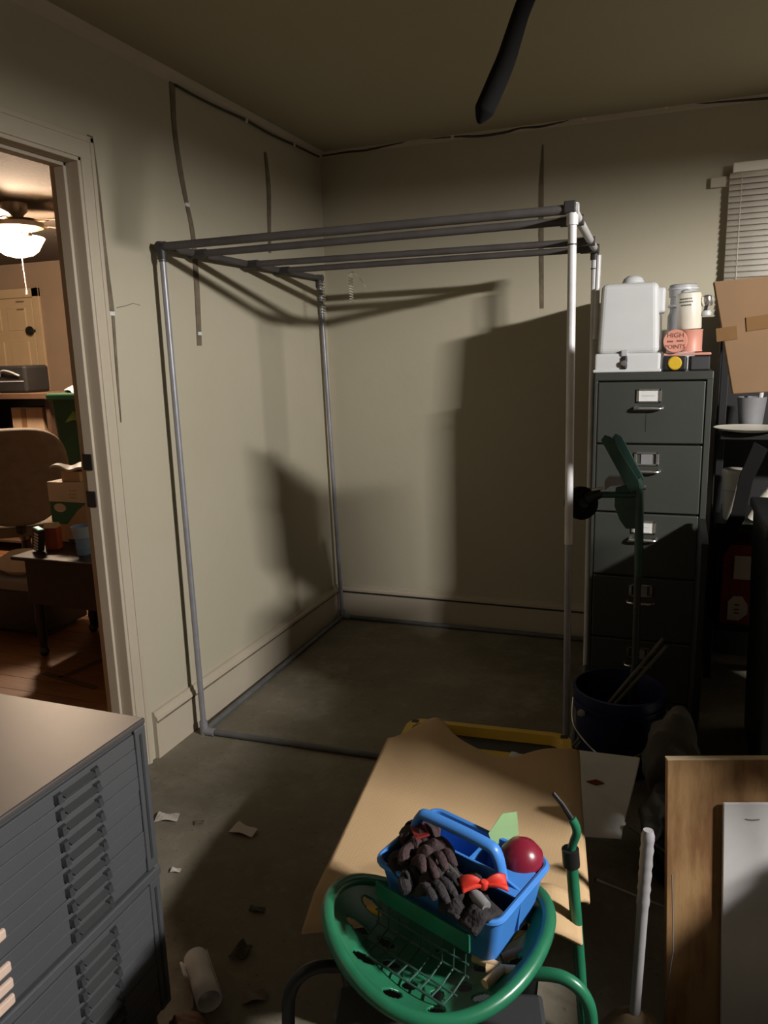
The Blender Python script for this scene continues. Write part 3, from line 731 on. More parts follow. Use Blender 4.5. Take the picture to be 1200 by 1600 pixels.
for z, a0, a1 in ((.066, -150, -120), (.052, -155, -118), (.038, -150, -125), (.024, -155, -120)):
    bm = B()
    for k in range(6):
        t0 = R(a0 + (a1 - a0) * k / 6); t1 = R(a0 + (a1 - a0) * (k + .8) / 6)
        hexa(bm, [Vector((rr * math.cos(t), rr * math.sin(t), zz)) for zz in (z, z + .007) for rr, t in ((.0455, t0), (.0455, t1), (.0448, t1), (.0448, t0))])
    obj('print_line', bm, m_ink, st)
bm = B(); box(bm, (-.096, -.07, -.014), (.078, .06, -.004)); obj('tin_tray', bm, m_pink, st, .003, label='flat salmon tray under the tins')
cn = thing('cream_canister', 'cream canister with dark lettering standing on the salmon tin', 'canister', (1.852, 3.36, CZ + .160), rot=(0, R(-3), 0)); cn.scale = (1, 1, .80)
bm = B(); lathe(bm, [(0, 0), (.044, 0), (.046, .006), (.047, .16), (.044, .172), (.030, .178), (0, .178)], 30); obj('canister_body', bm, m_cream, cn, smooth=True)
bm = B(); lathe(bm, [(0, .178), (.016, .178), (.018, .186), (.010, .192), (0, .192)], 18, (-.012, 0, 0)); obj('cap', bm, m_lgray, cn, smooth=True)
for z, wdt in ((.142, .05), (.128, .055), (.112, .042)):
    bm = B()
    for k in range(7):
        t0 = -PI/2 - .25 + (k/7 - .5) * wdt / .047; t1 = t0 + wdt/.047/7*.75
        hexa(bm, [Vector((rr * math.cos(t), rr * math.sin(t), zz)) for zz in (z, z + .006) for rr, t in ((.0478, t0), (.0478, t1), (.0466, t1), (.0466, t0))])
    obj('print_line', bm, m_inkk, cn)
bm = B(); lathe(bm, [(0, -.03), (.018, -.03), (.024, -.01), (.022, .012), (.012, .02), (0, .022)], 18, (.066, -.005, .135)); obj('chrome_knob', bm, m_chrome, cn, smooth=True)
bm = B(); tube(bm, [(.044, 0, .135), (.066, -.005, .13), (.060, -.005, .085), (.044, 0, .06)], .007, 8); obj('lever', bm, m_blackm, cn, smooth=True)
bm = B(); lathe(bm, [(0, -.012), (.016, -.012), (.018, 0), (.014, .012), (0, .014)], 16, (.064, -.005, .07)); obj('lower_knob', bm, m_white, cn, smooth=True)
rt = thing('round_tin', 'round salmon tin standing on edge with brown lettering', 'tin', (1.803, 3.292, CZ + .069 + .046))
Mr = tmat((0, 0, 0), (R(90), 0, 0))
bm = B(); lathe(bm, [(0, -.018), (.042, -.018), (.045, -.015), (.045, .018), (.042, .021), (0, .020)], 30, M=Mr); obj('tin_body', bm, m_pink, rt, smooth=True)
Mt = tmat((0, -.0212, 0), (R(90), 0, 0))
text_part('lettering', 'HIGH', .026, Mt @ Matrix.Translation((0, .022, 0)), m_ink, rt)
text_part('lettering', 'POINTS', .022, Mt @ Matrix.Translation((0, -.022, 0)), m_ink, rt)
bm = B(); box(bm, (-.030, -.0218, -.004), (-.008, -.021, .002)); box(bm, (.006, -.0218, -.002), (.030, -.021, .003)); obj('lettering_rule', bm, m_ink, rt)
tm = thing('tape_measure', 'black and yellow tape measure on the cabinet top', 'tape measure', (1.805, 3.235, CZ))
bm = B(); box(bm, (-.045, 0, 0), (.045, .034, .058)); obj('case', bm, m_black, tm, .010, segs=3)
bm = B(); lathe(bm, [(0, 0), (.024, 0), (.026, .004), (.022, .008), (0, .008)], 26, M=tmat((.0, .001, .031), (R(90), 0, 0))); obj('yellow_face', bm, m_yellow, tm, smooth=True)
bm = B(); box(bm, (-.075, 0, 0), (.0, .05, .056), tmat((1.935, 3.29, CZ), (0, 0, R(8)))); 
o = obj('black_pouch', bm, m_black, None, .006); tag(o, 'black pouch beside the tape measure on the cabinet', 'pouch')
bm = B(); tube(bm, catmull([at(1118, 585, 1, 3.20), at(1075, 600, 1, 3.196), at(1050, 603, 1, 3.19), at(1120, 570, 1, 3.28), (1.99, 3.34, CZ + .012)], 6), .004, 8)
bm.free()

# ================================================================ CLUTTER TO THE RIGHT OF THE CABINET
rk = thing('black_rack', 'black metal storage rack in the dark beside the filing cabinet', 'rack', (1.99, 3.38, 0))
RZ = [.34, .78, 1.15, 1.62]
for x in (0, .62):
    for y in (.23, .415):
        bm = B(); box(bm, (x, y, 0), (x + .03, y + .03, 1.66)); obj('rack_post', bm, m_blackm, rk, .002)
for z in RZ:
    bm = B(); box(bm, (-.0, 0, z - .025), (.65, .45, z)); obj('rack_shelf', bm, m_blackm, rk, .003)
bm = B(); box(bm, (.0, .435, .05), (.65, .45, 1.66)); obj('rack_back', bm, m_black, rk)
bm = B(); lathe(bm, [(0, 0), (.05, 0), (.12, .012), (.135, .02), (.12, .016), (.05, .006), (0, .006)], 32)
tag(obj('white_plate', bm, m_cream, smooth=True), 'white plate lying on the upper rack shelf', 'plate').location = (2.10, 3.44, 1.151)
gj = thing('grey_cup', 'translucent grey cup standing behind the white plate', 'cup', (2.118, 3.63, 1.151))
bm = B(); lathe(bm, [(0, 0), (.045, 0), (.058, .13), (.054, .13), (.042, .006), (0, .006)], 24); obj('cup_body', bm, m_gray, gj, smooth=True)
bm = B(); tube(bm, [(.02, -.01, .02), (.03, -.02, .12), (.038, -.03, .21)], .009, 8); obj('straw', bm, m_board, gj, smooth=True)
p = at(1143, 812, 1, 3.46)
jg = thing('white_jug', 'tall white plastic jug on the middle rack shelf', 'jug', (p.x + .005, 3.47, .781))
bm = B(); lathe(bm, [(0, 0), (.036, 0), (.04, .01), (.050, .19), (.053, .195), (.053, .212), (.047, .214), (0, .21)], 24); obj('jug_body', bm, m_cream, jg, smooth=True)
bm = B(); lathe(bm, [(.0462, .125), (.0478, .126), (.0478, .129), (.0462, .13)], 24); obj('jug_seam', bm, m_lgray, jg)
SP = [at(x, y, 1, 3.36) for x, y in ((1178, 690), (1200, 702), (1176, 752), (1163, 812), (1134, 864), (1116, 852), (1143, 800), (1156, 742))]
bm = B(); prism(bm, [(q.x - SP[0].x, q.z - SP[0].z) for q in SP], 1, -.006, .006)
o = tag(obj('black_strap', bm, m_rubber, bevel=.002), 'wide black strap hanging in front of the white jug', 'strap'); o.location = SP[0]
bm = B(); tube(bm, [(0, 0, 0), (.045, -.005, .09), (.07, -.005, .13)], [.016, .02, .018], 10)
o = tag(obj('white_tube', bm, m_cream, smooth=True), 'short white tube leaning beside the white jug', 'tube'); o.location = (2.130, 3.44, .79)
p0 = at(1117, 975, 1, 3.40); p1 = at(1172, 850, 1, 3.40)
rx = thing('red_carton', 'red carton with white label on the lower rack shelf', 'box', (p0.x + .015, 3.40, .341))
wr_ = p1.x - p0.x
bm = B(); box(bm, (0, 0, 0), (wr_, .25, .345)); obj('carton_body', bm, m_redbox, rx, .004)
bm = B(); box(bm, (.045, -.003, .20), (wr_ - .003, 0, .30)); obj('upper_label', bm, m_cartw, rx, label='pale upper label')
bm = B(); prism(bm, [(.03, .02), (.03, .10), (.05, .125), (wr_ - .03, .125), (wr_ - .008, .09), (wr_ - .008, .05), (wr_ - .04, .02)], 1, -.003, 0); obj('lower_label', bm, m_cartw, rx, label='pale rounded lower label')
for z in (.085, .065, .05):
    bm = B(); box(bm, (.055, -.0045, z), (wr_ - .04, -.003, z + .006)); obj('print_line', bm, m_redbox, rx)
bm = B(); box(bm, (0, 0, 0), (.026, .42, .84))
o = tag(obj('black_board', bm, m_black, bevel=.004), 'black board standing on edge beside the filing cabinet', 'board'); o.location = (1.918, 2.75, 0)
o.rotation_euler = (0, 0, 0)
bp_ = thing('added_crate', 'tall black crate added in front of the rack to shade it', 'crate', (2.11, 2.62, 0))  # crate added to keep lamp light off the red carton
bm = B(); hexa(bm, [(.02, .02, 0), (.44, .02, 0), (.44, .54, 0), (.02, .54, 0), (0, 0, .90), (.46, 0, .90), (.46, .56, .90), (0, .56, .90)]); obj('crate_body', bm, m_black, bp_, .01)
bm = B(); box(bm, (-.012, -.012, .895), (.472, .572, .93)); obj('crate_lid', bm, m_black, bp_, .008)
# cupboard added outside the frame: casts shadow and carries the leaning cardboard box
tc_ = thing('added_cupboard', 'unseen tall black cupboard added at the right to cast shadow and carry a cardboard box', 'cupboard', (2.14, 2.02, 0))
bm = B(); box(bm, (0, 0, 0), (.42, .30, 1.36)); obj('carcass', bm, m_black, tc_, .004)
for k in range(2):
    bm = B(); box(bm, (.01 + k*.20, -.016, .05), (.205 + k*.20, -.001, 1.33)); dd = obj('door', bm, m_black, tc_, .003)
    bm = B(); lathe(bm, [(0, 0), (.012, .0), (.014, .012), (0, .018)], 14, M=tmat((.18 + k*.05, -.016, .75), (R(90), 0, 0))); obj('knob', bm, m_steel, dd, smooth=True)
bx = thing('cardboard_box', 'flattened brown cardboard box with tape patches at the right edge', 'box', (1.906, 2.16, 1.372), rot=(0, R(-3), 0))
bm = B(); hexa(bm, [(.045, 0, .002), (.60, 0, .002), (.60, .035, .002), (.045, .035, .002), (.0, -.0, .284), (.60, 0, .284), (.60, .035, .284), (0, .035, .284)]); obj('box_body', bm, m_card_board, bx, .003)
for x0, x1, z0, z1 in ((.018, .066, .135, .168), (.088, .18, .150, .184)):
    bm = B(); box(bm, (x0, -.0015, z0), (x1, .0, z1), Matrix.Rotation(R(-4), 4, 'Y')); obj('tape_patch', bm, m_tape, bx)
# workbench outside the frame, put in to shade the lower plywood
wk = thing('added_bench', 'low dark workbench unseen right of the plywood, put in to shade it', 'bench', (2.46, .55, 0))
bm = B(); box(bm, (0, 0, .78), (1.1, 1.26, .82)); obj('bench_top', bm, m_walnut, wk, .004)
for x in (.04, .98):
    for y in (.04, 1.14):
        bm = B(); box(bm, (x, y, 0), (x + .08, y + .08, .78)); obj('leg', bm, m_walnut, wk, .004)
bm = B(); box(bm, (.05, .05, .2), (1.05, 1.21, .23)); obj('lower_shelf', bm, m_walnut, wk)
tx = thing('added_tool_chest', 'unseen dark grey tool chest added on thin legs to shade the mat, standing on the workbench', 'tool chest', (2.50, 1.445, .82))  # added out of view: its body blocks lamp light to the mat
bm = B(); box(bm, (0, 0, .315), (.34, .33, .56)); obj('chest_body', bm, m_slot, tx, .006)
for x in (.02, .32):
    for y in (.02, .31):
        bm = B(); tube(bm, [(x, y, 0), (x, y, .31)], .008, 8); obj('leg', bm, m_steel, tx)
for k in range(2):
    bm = B(); box(bm, (-.010, .012, .32 + k*.11), (-.001, .318, .42 + k*.11)); dd = obj('chest_drawer', bm, m_gray, tx, .003)
    bm = B(); box(bm, (-.020, .06, .40 + k*.11), (-.010, .27, .41 + k*.11)); obj('drawer_pull', bm, m_steel, dd, .002)
# pendant lamp with an opaque shade
pd = thing('pendant_lamp', 'black shaded pendant lamp hanging from the ceiling at the right', 'lamp', (LAMP.x, LAMP.y, H))
bm = B(); tube(bm, [(0, 0, 0), (0, 0, -.13)], .006, 8); obj('cord', bm, m_black, pd)
bm = B(); lathe(bm, [(0, 0), (.06, 0), (.055, -.02), (0, -.025)], 20); obj('ceiling_rose', bm, m_black, pd, smooth=True)
bm = B(); lathe(bm, [(.0, -.12), (.06, -.122), (.20, -.15), (.33, -.21), (.36, -.2730)], 48); obj('shade', bm, m_black, pd, smooth=True, solid=.004)

# ================================================================ EDGER IN THE BLUE BUCKET
bk = thing('blue_bucket', 'dark blue plastic bucket in front of the filing cabinet', 'bucket', (1.672, 2.72, 0))
bm = B(); lathe(bm, [(0, 0), (.135, 0), (.14, .006), (.156, .27), (.163, .272), (.163, .30), (.154, .302), (.150, .28), (.133, .012), (0, .012)], 40); obj('bucket_body', bm, m_bucket, bk, smooth=True)
for z in (.225, .25):
    bm = B(); lathe(bm, [(.152, z), (.162, z + .002), (.162, z + .008), (.153, z + .010)], 40); obj('bucket_rib', bm, m_bucket, bk, smooth=True)
bm = B(); tube(bm, catmull([(-.163, 0, .235), (-.14, -.10, .16), (0, -.185, .10), (.14, -.10, .16), (.163, 0, .235)], 8), .003, 6); obj('bail_handle', bm, m_steel, bk, smooth=True)
bm = B(); lathe(bm, [(0, 0), (.012, 0), (.014, .008), (0, .012)], 12, M=tmat((-.12, -.115, .235), (R(90), 0, 0))); obj('bail_ear', bm, m_lgray, bk, smooth=True)
ye = 2.74
def ep(px, py, dy=0.0): return at(px, py, 1, ye + dy)
eg = thing('rotary_edger', 'green long handled rotary edger stored head up in the bucket', 'tool', (1.72, ye, .02))
def er(p): return Vector(p) - eg.location
bm = B(); tube(bm, [er((1.705, ye + .04, .03)), er(ep(993, 1030)), er(ep(999, 800))], .0125, 12); obj('pole', bm, mat('dark_pole', (0.03, 0.035, 0.032), .5), eg, smooth=True)
bm = B(); tube(bm, [er(ep(998, 900)), er(ep(999, 760)), er(ep(995, 748))], .0150, 12); obj('socket', bm, m_greend, eg, smooth=True)
def plate(nm, pts, y0, y1, m):
    bm = B(); P = [er(at(x, y, 1, ye)) for x, y in pts]
    prism(bm, [(p.x, p.z) for p in P], 1, y0 + P[0].y, y1 + P[0].y); return obj(nm, bm, m, eg, .002)
for d in (-.028, .012):   # folded fork of the head: two bars with a slot between
    o1 = (-7 if d < 0 else 8)
    plate('head_bar', [(947 + o1, 686), (953 + o1, 678), (963 + o1, 682), (998 + (o1 if d > 0 else 0), 748), (1001, 762), (992 + (o1 if d < 0 else 0), 768)], d, d + .010, m_greend)
plate('head_web', [(948, 690), (960, 684), (992, 750), (985, 760)], -.018, .012, m_slot)
plate('blade_guard', [(962, 762), (996, 752), (999, 800), (997, 826), (978, 826), (968, 812), (960, 790)], -.004, .004, m_greend)
plate('side_bracket', [(945, 750), (952, 744), (986, 745), (990, 756), (955, 758), (945, 765)], -.022, .022, m_gray)
bm = B(); tube(bm, [er(ep(936, 773)), er(ep(996, 773))], .0115, 10); obj('axle', bm, m_greend, eg, smooth=True)
bm = B(); tube(bm, [er(ep(916, 780)), er(ep(940, 770))], [.022, .016], 12); obj('axle_hub', bm, m_black, eg, smooth=True)
wc = er(ep(908, 786))
bm = B(); lathe(bm, [(.018, -.022), (.045, -.026), (.056, -.02), (.060, 0), (.056, .02), (.045, .026), (.018, .022), (.018, -.022)], 32, M=tmat(wc, (R(75), 0, R(35)))); whl = obj('wheel', bm, m_rubber, eg, smooth=True)
bm = B(); lathe(bm, [(0, -.024), (.018, -.022), (.018, .022), (0, .024)], 20, M=tmat(wc, (R(75), 0, R(35)))); obj('wheel_hub', bm, m_black, whl, smooth=True)
bm = B(); box(bm, (-.02, -.012, -.004), (.02, .012, .004), tmat(er(ep(934, 768)) + Vector((0, -.012, .012)), (0, R(-15), 0))); obj('clip', bm, m_chrome, eg, .002)
bm = B(); lathe(bm, [(0, 0), (.008, 0), (.008, .02), (0, .02)], 8, M=tmat(er(ep(1000, 762)), (0, R(90), 0))); obj('bolt', bm, m_steel, eg)
for i, (a, b) in enumerate((((957, 1092), (1036, 998)), ((966, 1094), (1042, 1009)))):
    A, Bq = at(*a, 1, 2.70), at(*b, 1, 2.76)
    lo = A + (A - Bq) * .9
    lo.z = max(lo.z, .03)
    bm = B(); tube(bm, [A * 0, (lo - A), (Bq - A)], [.006, .006, .006], 8) if False else tube(bm, [lo - A, Vector((0, 0, 0)), Bq - A], .0065, 8)
    o = obj('wooden_stake', bm, mat('grey_wood', (0.13, 0.12, 0.09), .8), smooth=True)
    tag(o, ('thin grey stake leaning out of the blue bucket, the longer left one', 'thin grey stake leaning out of the blue bucket, the right one')[i], 'stake'); o.location = A

# ================================================================ TOTE WITH YELLOW LID AND TAN MAT
TH = .385
tt = thing('storage_tote', 'black storage tote with a yellow lid', 'tote', (1.362, 1.700, 0), R(4.5))
TLx, TLy = .247, .425
def rr_(x, y, r, z, n=5):
    out = []
    for cx, cy, a0 in ((x - r, y - r, 0), (-x + r, y - r, 90), (-x + r, -y + r, 180), (x - r, -y + r, 270)):
        for k in range(n + 1):
            a = R(a0 + 90 * k / n); out.append(Vector((cx + r*math.cos(a), cy + r*math.sin(a), z)))
    return out
def loft(bm, rings, cap0=True, cap1=True):
    V = [[bm.verts.new(p) for p in r] for r in rings]
    n = len(V[0])
    for a, b in zip(V, V[1:]):
        for k in range(n): bm.faces.new((a[k], a[(k+1) % n], b[(k+1) % n], b[k]))
    if cap0: bm.faces.new(list(reversed(V[0])))
    if cap1: bm.faces.new(V[-1])
bm = B(); loft(bm, [rr_(.20, .365, .03, .0), rr_(.228, .40, .03, .34), rr_(.240, .415, .03, .345), rr_(.240, .415, .03, .362)]); obj('tote_body', bm, m_black, tt, smooth=True)
bm = B(); loft(bm, [rr_(TLx, TLy, .05, TH - .035), rr_(TLx + .004, TLy + .004, .052, TH - .022), rr_(TLx, TLy, .05, TH), rr_(TLx - .022, TLy - .022, .04, TH), rr_(TLx - .034, TLy - .04, .03, TH - .026), rr_(.15, .31, .03, TH - .026), rr_(.14, .30, .03, TH - .012)], cap0=True); obj('yellow_lid', bm, m_yellow, tt, smooth=True)
for x in (-TLx + .022, TLx - .022):
    for y in (TLy - .02, -TLy + .03):
        bm = B(); box(bm, (x - .011, y - .011, TH - .004), (x + .011, y + .009, TH + .0015)); obj('latch_hole', bm, m_black, tt, .002)
# tan grip mat: wavy far edge, drooping near corner
MC = [Vector((1.072, 1.975)), Vector((1.610, 2.000)), Vector((1.700, 1.42)), Vector((1.160, 1.19))]   # far-left, far-right, near-right, near-left
def matf(u, v):
    # u: left->right, v: far->near
    wave = .0
    p = MC[0].lerp(MC[1], u).lerp(MC[3].lerp(MC[2], u), v)
    e = (1 - v) ** 4
    yy = p.y + e * (.055 * math.exp(-((u - .22) / .10) ** 2) - .080 * math.exp(-((u - .64) / .20) ** 2) - .045 * math.exp(-(u / .09) ** 2) + .02 * math.exp(-((u - .98) / .05) ** 2))
    z = TH + .012 + e * (.030 * math.exp(-((u - .22) / .12) ** 2) + .020 * math.exp(-((u - .85) / .15) ** 2)) + .012 * max(0, 1 - abs(v - .30) / .3) * math.exp(-((u - .45) / .2) ** 2)
    z += .006 * math.sin(3 * u + 5 * v)
    z -= .05 * max(0, (u - .93) / .07) ** 2 * (1 if .0 < v < 1 else 0) * .35
    z -= .030 * max(0, v - .90) / .10 * (1 - u)
    return Vector((p.x, yy, max(z, .30)))
bm = B(); grid(bm, matf, 60, 60)
tag(obj('tan_mat', bm, m_mat, solid=.006, smooth=True), 'tan ribbed foam mat draped over the yellow lidded tote', 'mat')
bm = B()
def flapf(u, v): return Vector((u * .10, v * .11, .012 * math.sin(u * 4) + .02 * v))
grid(bm, flapf, 8, 6)
o = tag(obj('mat_offcut', bm, m_mat, solid=.008, smooth=True), 'small tan mat offcut sticking out beside the round red bulb', 'mat'); o.location = (1.60, 1.285, .402); o.rotation_euler = (0, 0, R(10))
bm = B(); 
grid(bm, lambda u, v: Vector((u * .03, v * .022, .002 * math.sin(u * 5))), 4, 3)
o = tag(obj('white_tag', bm, m_card, solid=.001), 'small white tag on the yellow lid', 'tag'); o.location = at(795, 1182, 2, TH + .018); o.rotation_euler = (R(8), 0, R(-5))

# pale board leaning low at the right of the tote
P4 = [at(893, 1174, 2, .30), at(1000, 1187, 2, .28), at(968, 1313, 2, .12), at(925, 1300, 2, .13)]
P4 = [Vector((1.585, 2.30, .255)), Vector((1.765, 2.36, .22)), Vector((1.768, 1.98, .16)), Vector((1.66, 1.94, .19))]
P4 = [at(885, 1172, 1, 2.42), at(1000, 1186, 1, 2.42), at(970, 1314, 1, 2.10), at(905, 1310, 1, 2.10)]
bm = B(); nrm = (P4[1] - P4[0]).cross(P4[3] - P4[0]).normalized() * .008
hexa(bm, [*[p + nrm for p in P4], *[p - nrm for p in P4]])
tag(obj('pale_board', bm, m_board, bevel=.002), 'pale board slanting between the tote and the blue bucket', 'board')
bm = B(); prism(bm, [(0, 0), (.03, .012), (.055, .004), (.03, -.008)], 2, 0, .004)
c_ = at(930, 1215, 1, 2.30); o = tag(obj('red_scrap', bm, m_redbox), 'small red scrap lying on the pale board', 'scrap'); o.location = (P4[0] * .45 + P4[1] * .15 + P4[2] * .1 + P4[3] * .3) + Vector((0, -.004, .012)); o.rotation_euler = (R(28), 0, 0)
# black bags in the gap
def lump(name, loc, rx_, ry_, rz_, m, label, seed):
    bm = B(); bmesh.ops.create_icosphere(bm, subdivisions=4, radius=1.0); rr = random.Random(seed)
    ph = [rr.uniform(0, 6) for _ in range(6)]
    for v in bm.verts:
        d = v.co.copy(); k = 1 + .10 * math.sin(4*d.x + ph[0]) * math.sin(5*d.y + ph[1]) + .06 * math.sin(9*d.z + ph[2] + 3*d.x) + .04 * math.sin(14*d.y + ph[3] + 6*d.z)
        v.co = Vector((d.x * rx_ * k, d.y * ry_ * k, max(-rz_ * .8, d.z * rz_ * k)))
    o = tag(obj(name, bm, m, smooth=True), label, 'bag'); o.location = Vector(loc) + Vector((0, 0, rz_ * .8)); return o
lump('black_bag', (1.875, 2.17, 0), .10, .16, .13, mat('bin_liner', (.012, .012, .012), .35), 'black plastic bag lying behind the plywood sheet', 3)
lump('grey_bag', (1.86, 2.50, 0), .09, .09, .18, mat('grey_fabric', (.10, .09, .08), .85), 'grey fabric bag slumped beside the pale board', 5)
for i, (a, b, lab) in enumerate((((930, 1375), (1000, 1402), 'thin metal rod poking out beside the tote, nearest the mat'), ((975, 1287), (1012, 1312), 'thin metal rod behind the plunger handle'))):
    A, Bq = at(*a, 1, 1.72), at(*b, 1, 1.80)
    bm = B(); tube(bm, [Vector((0, 0, 0)), (Bq - A) * .35, (Bq - A) * 2.2], [.005, .0035, .003], 8); o = tag(obj('metal_rod', bm, m_steel, smooth=True), lab, 'rod'); o.location = A

# ================================================================ PLYWOOD, WHITE PANEL, PLUNGER
def panel(name, tl, wid, hgt, th, yaw, lean, m, medge, label, cat):
    # local: x along top edge, z up the sheet, y thickness (away from viewer); origin at bottom-left front
    M = Matrix.Translation(tl) @ Matrix.Rotation(yaw, 4, 'Z') @ Matrix.Rotation(-lean, 4, 'X')
    root = thing(name, label, cat)
    root.matrix_world = M @ Matrix.Translation((0, 0, -hgt))
    bm = B(); box(bm, (0, 0, 0), (wid, th, hgt)); sh_ = obj('sheet', bm, m, root, .0015)
    return root
pt = at(1043, 1187, 2, .63)
pw = panel('plywood_sheet', pt, .62, .645, .016, R(18.5), R(7), m_ply, m_plyedge, 'sheet of stained plywood standing at the lower right', 'plywood')
bm = B(); box(bm, (-.0005, -.001, .6435), (.6205, .0165, .6465)); obj('top_edge', bm, m_plyedge, pw)
pt2 = at(1131, 1254, 2, .545) + Vector((0, -.03, 0))
pt2 = at(1131, 1254, 1, pt.y + .015)
wp = panel('white_sheet', pt2, .50, pt2.z + .004, .008, R(18.5), R(7), m_board, m_board, 'white panel leaning against the front of the plywood', 'panel')
wp.location += Vector((0.0, -.004, 0))
bm = B(); tube(bm, [(.045, -.0006, pt2.z - .03), (.06, -.0008, pt2.z - .032), (.075, -.0006, pt2.z - .031)], .0012, 5); obj('pencil_mark', bm, m_gray, wp)
pg = thing('plunger', 'tan rubber plunger with a grey ribbed handle', 'plunger', (1.795, 1.45, 0))
def pr_(p): return Vector(p) - pg.location
bm = B(); lathe(bm, [(.07, 0), (.078, .004), (.080, .03), (.074, .065), (.055, .10), (.028, .122), (.016, .135), (0, .137)], 32, (0, 0, 0)); obj('rubber_cup', bm, mat('tan_rubber', (0.19, 0.13, 0.07), .6), pg, smooth=True)
top = at(1013, 1297, 1, 1.47); bot = Vector((1.795, 1.45, .12))
prof_r, prof_p = [], []
for i in range(41):
    t = i / 40; p_ = bot.lerp(top, t); r_ = .0105 + .0015 * t
    if t > .62: r_ += .0022 * (0.5 + .5 * math.sin((t - .62) * 2 * PI / .065))
    if t > .975: r_ *= .8
    prof_r.append(r_); prof_p.append(pr_(p_))
bm = B(); tube(bm, prof_p, prof_r, 16); obj('handle', bm, mat('handle_grey', (0.30, 0.29, 0.30), .5), pg, smooth=True)
bm = B(); tube(bm, [Vector((0, 0, 0)), Vector((.02, .02, .25)), Vector((.01, .03, .42))], .0013, 5)
o = tag(obj('loose_wire', bm, m_gray), 'thin loose wire standing beside the plunger', 'wire'); o.location = (1.845, 1.50, 0)

# ================================================================ GARDEN SEAT CART
SC = Vector((1.452, 1.175, 0)); SYAW = R(16)
gs = thing('garden_seat_cart', 'green tractor style garden seat on wheels with a tow bar', 'garden seat', SC, SYAW)
def seat_pt(th, r):
    # th = 0 at the back (towards the viewer), increasing to both sides
    a, b = .200, .188 + .045 * max(0, math.cos(th))
    hb = .080 * (.5 + .5 * math.cos(th)) ** .8 + .050 * math.sin(th) ** 2 + .02 * max(0, -math.cos(th)) * abs(math.sin(th))
    z = .415 + hb * max(0, (r - .25) / .75) ** 1.7
    fr = 1 - .22 * max(0, -math.cos(th)) ** 3
    return Vector((a * r * math.sin(th), -b * r * math.cos(th) * fr, z))
holes = []
for k in range(9):
    th = R(-120 + 30 * k); holes.append((th, .74, .036, .014))
for k in range(7):
    th = R(-90 + 30 * k); holes.append((th, .48, .030, .012))
def keep(u, v):
    th = (u * 2 - 1) * PI; p = seat_pt(th, v)
    for h, r, la, lb_ in holes:
        c = seat_pt(h, r); d = p - c
        e = Vector((math.sin(h), -math.cos(h), 0)); t = Vector((math.cos(h), math.sin(h), 0))
        if (d.dot(e) / (la * .6)) ** 2 + (d.dot(t) / lb_) ** 2 < 1: return False
    return True
bm = B(); grid(bm, lambda u, v: seat_pt((u*2 - 1) * PI, .02 + .98 * v), 260, 90, lambda u, v: keep(u, .02 + .98*v))
bmesh.ops.remove_doubles(bm, verts=bm.verts, dist=.0004)
obj('seat_pan', bm, m_green, gs, smooth=True, solid=.004)
bm = B(); tube(bm, [seat_pt(k / 72 * 2 * PI, 1.0) + Vector((0, 0, .0)) for k in range(72)], .0125, 12, closed=True); obj('rolled_rim', bm, m_green, gs, smooth=True)
bm = B(); lathe(bm, [(0, .12), (.03, .12), (.028, .40), (0, .40)], 20); obj('seat_post', bm, m_black, gs, smooth=True)
bm = B(); hexa(bm, [(-.17, -.15, .20), (.17, -.15, .20), (.17, .02, .20), (-.17, .02, .20), (-.20, -.18, .30), (.20, -.18, .30), (.20, .04, .30), (-.20, .04, .30)]); obj('tool_tray', bm, m_slot, gs, .012)
bm = B(); lathe(bm, [(0, 0), (.01, 0), (.011, .006), (0, .009)], 10, M=tmat((.12, -.182, .26), (R(90), 0, 0))); obj('tray_bolt', bm, m_steel, gs)
for sx in (-1, 1):
    bm = B(); tube(bm, catmull([(sx*.165, -.075, .445), (sx*.215, -.09, .452), (sx*.250, -.10, .425), (sx*.262, -.105, .36), (sx*.262, -.105, .16)], 8), .0115, 12); obj('frame_tube', bm, m_green if sx > 0 else m_blackm, gs, smooth=True)  # left tube coloured black to stand for its unlit side
def wheel(loc, r, wdt, yaw=0):
    M = tmat(loc, (0, R(90), 0))
    bm = B(); lathe(bm, [(r*.62, -wdt*.45), (r*.9, -wdt*.5), (r, -wdt*.3), (r*1.02, 0), (r, wdt*.3), (r*.9, wdt*.5), (r*.62, wdt*.45), (r*.62, -wdt*.45)], 36, M=M); t_ = obj('tire', bm, m_rubber, gs, smooth=True)
    bm = B(); lathe(bm, [(0, -wdt*.3), (r*.2, -wdt*.4), (r*.3, -wdt*.15), (r*.62, -wdt*.2), (r*.62, wdt*.2), (r*.3, wdt*.15), (r*.2, wdt*.4), (0, wdt*.3)], 30, M=M); obj('wheel_rim', bm, m_black, t_, smooth=True)
for x, y in ((-.262, -.105), (.262, -.105), ):
    wheel((x, y, .115), .11, .07)
bm = B(); tube(bm, [(-.262, -.105, .115), (.262, -.105, .115)], .010, 10); obj('axle', bm, m_black, gs, smooth=True)
bm = B(); box(bm, (-.03, -.15, .12), (.03, .10, .16)); obj('chassis_beam', bm, m_black, gs, .004)
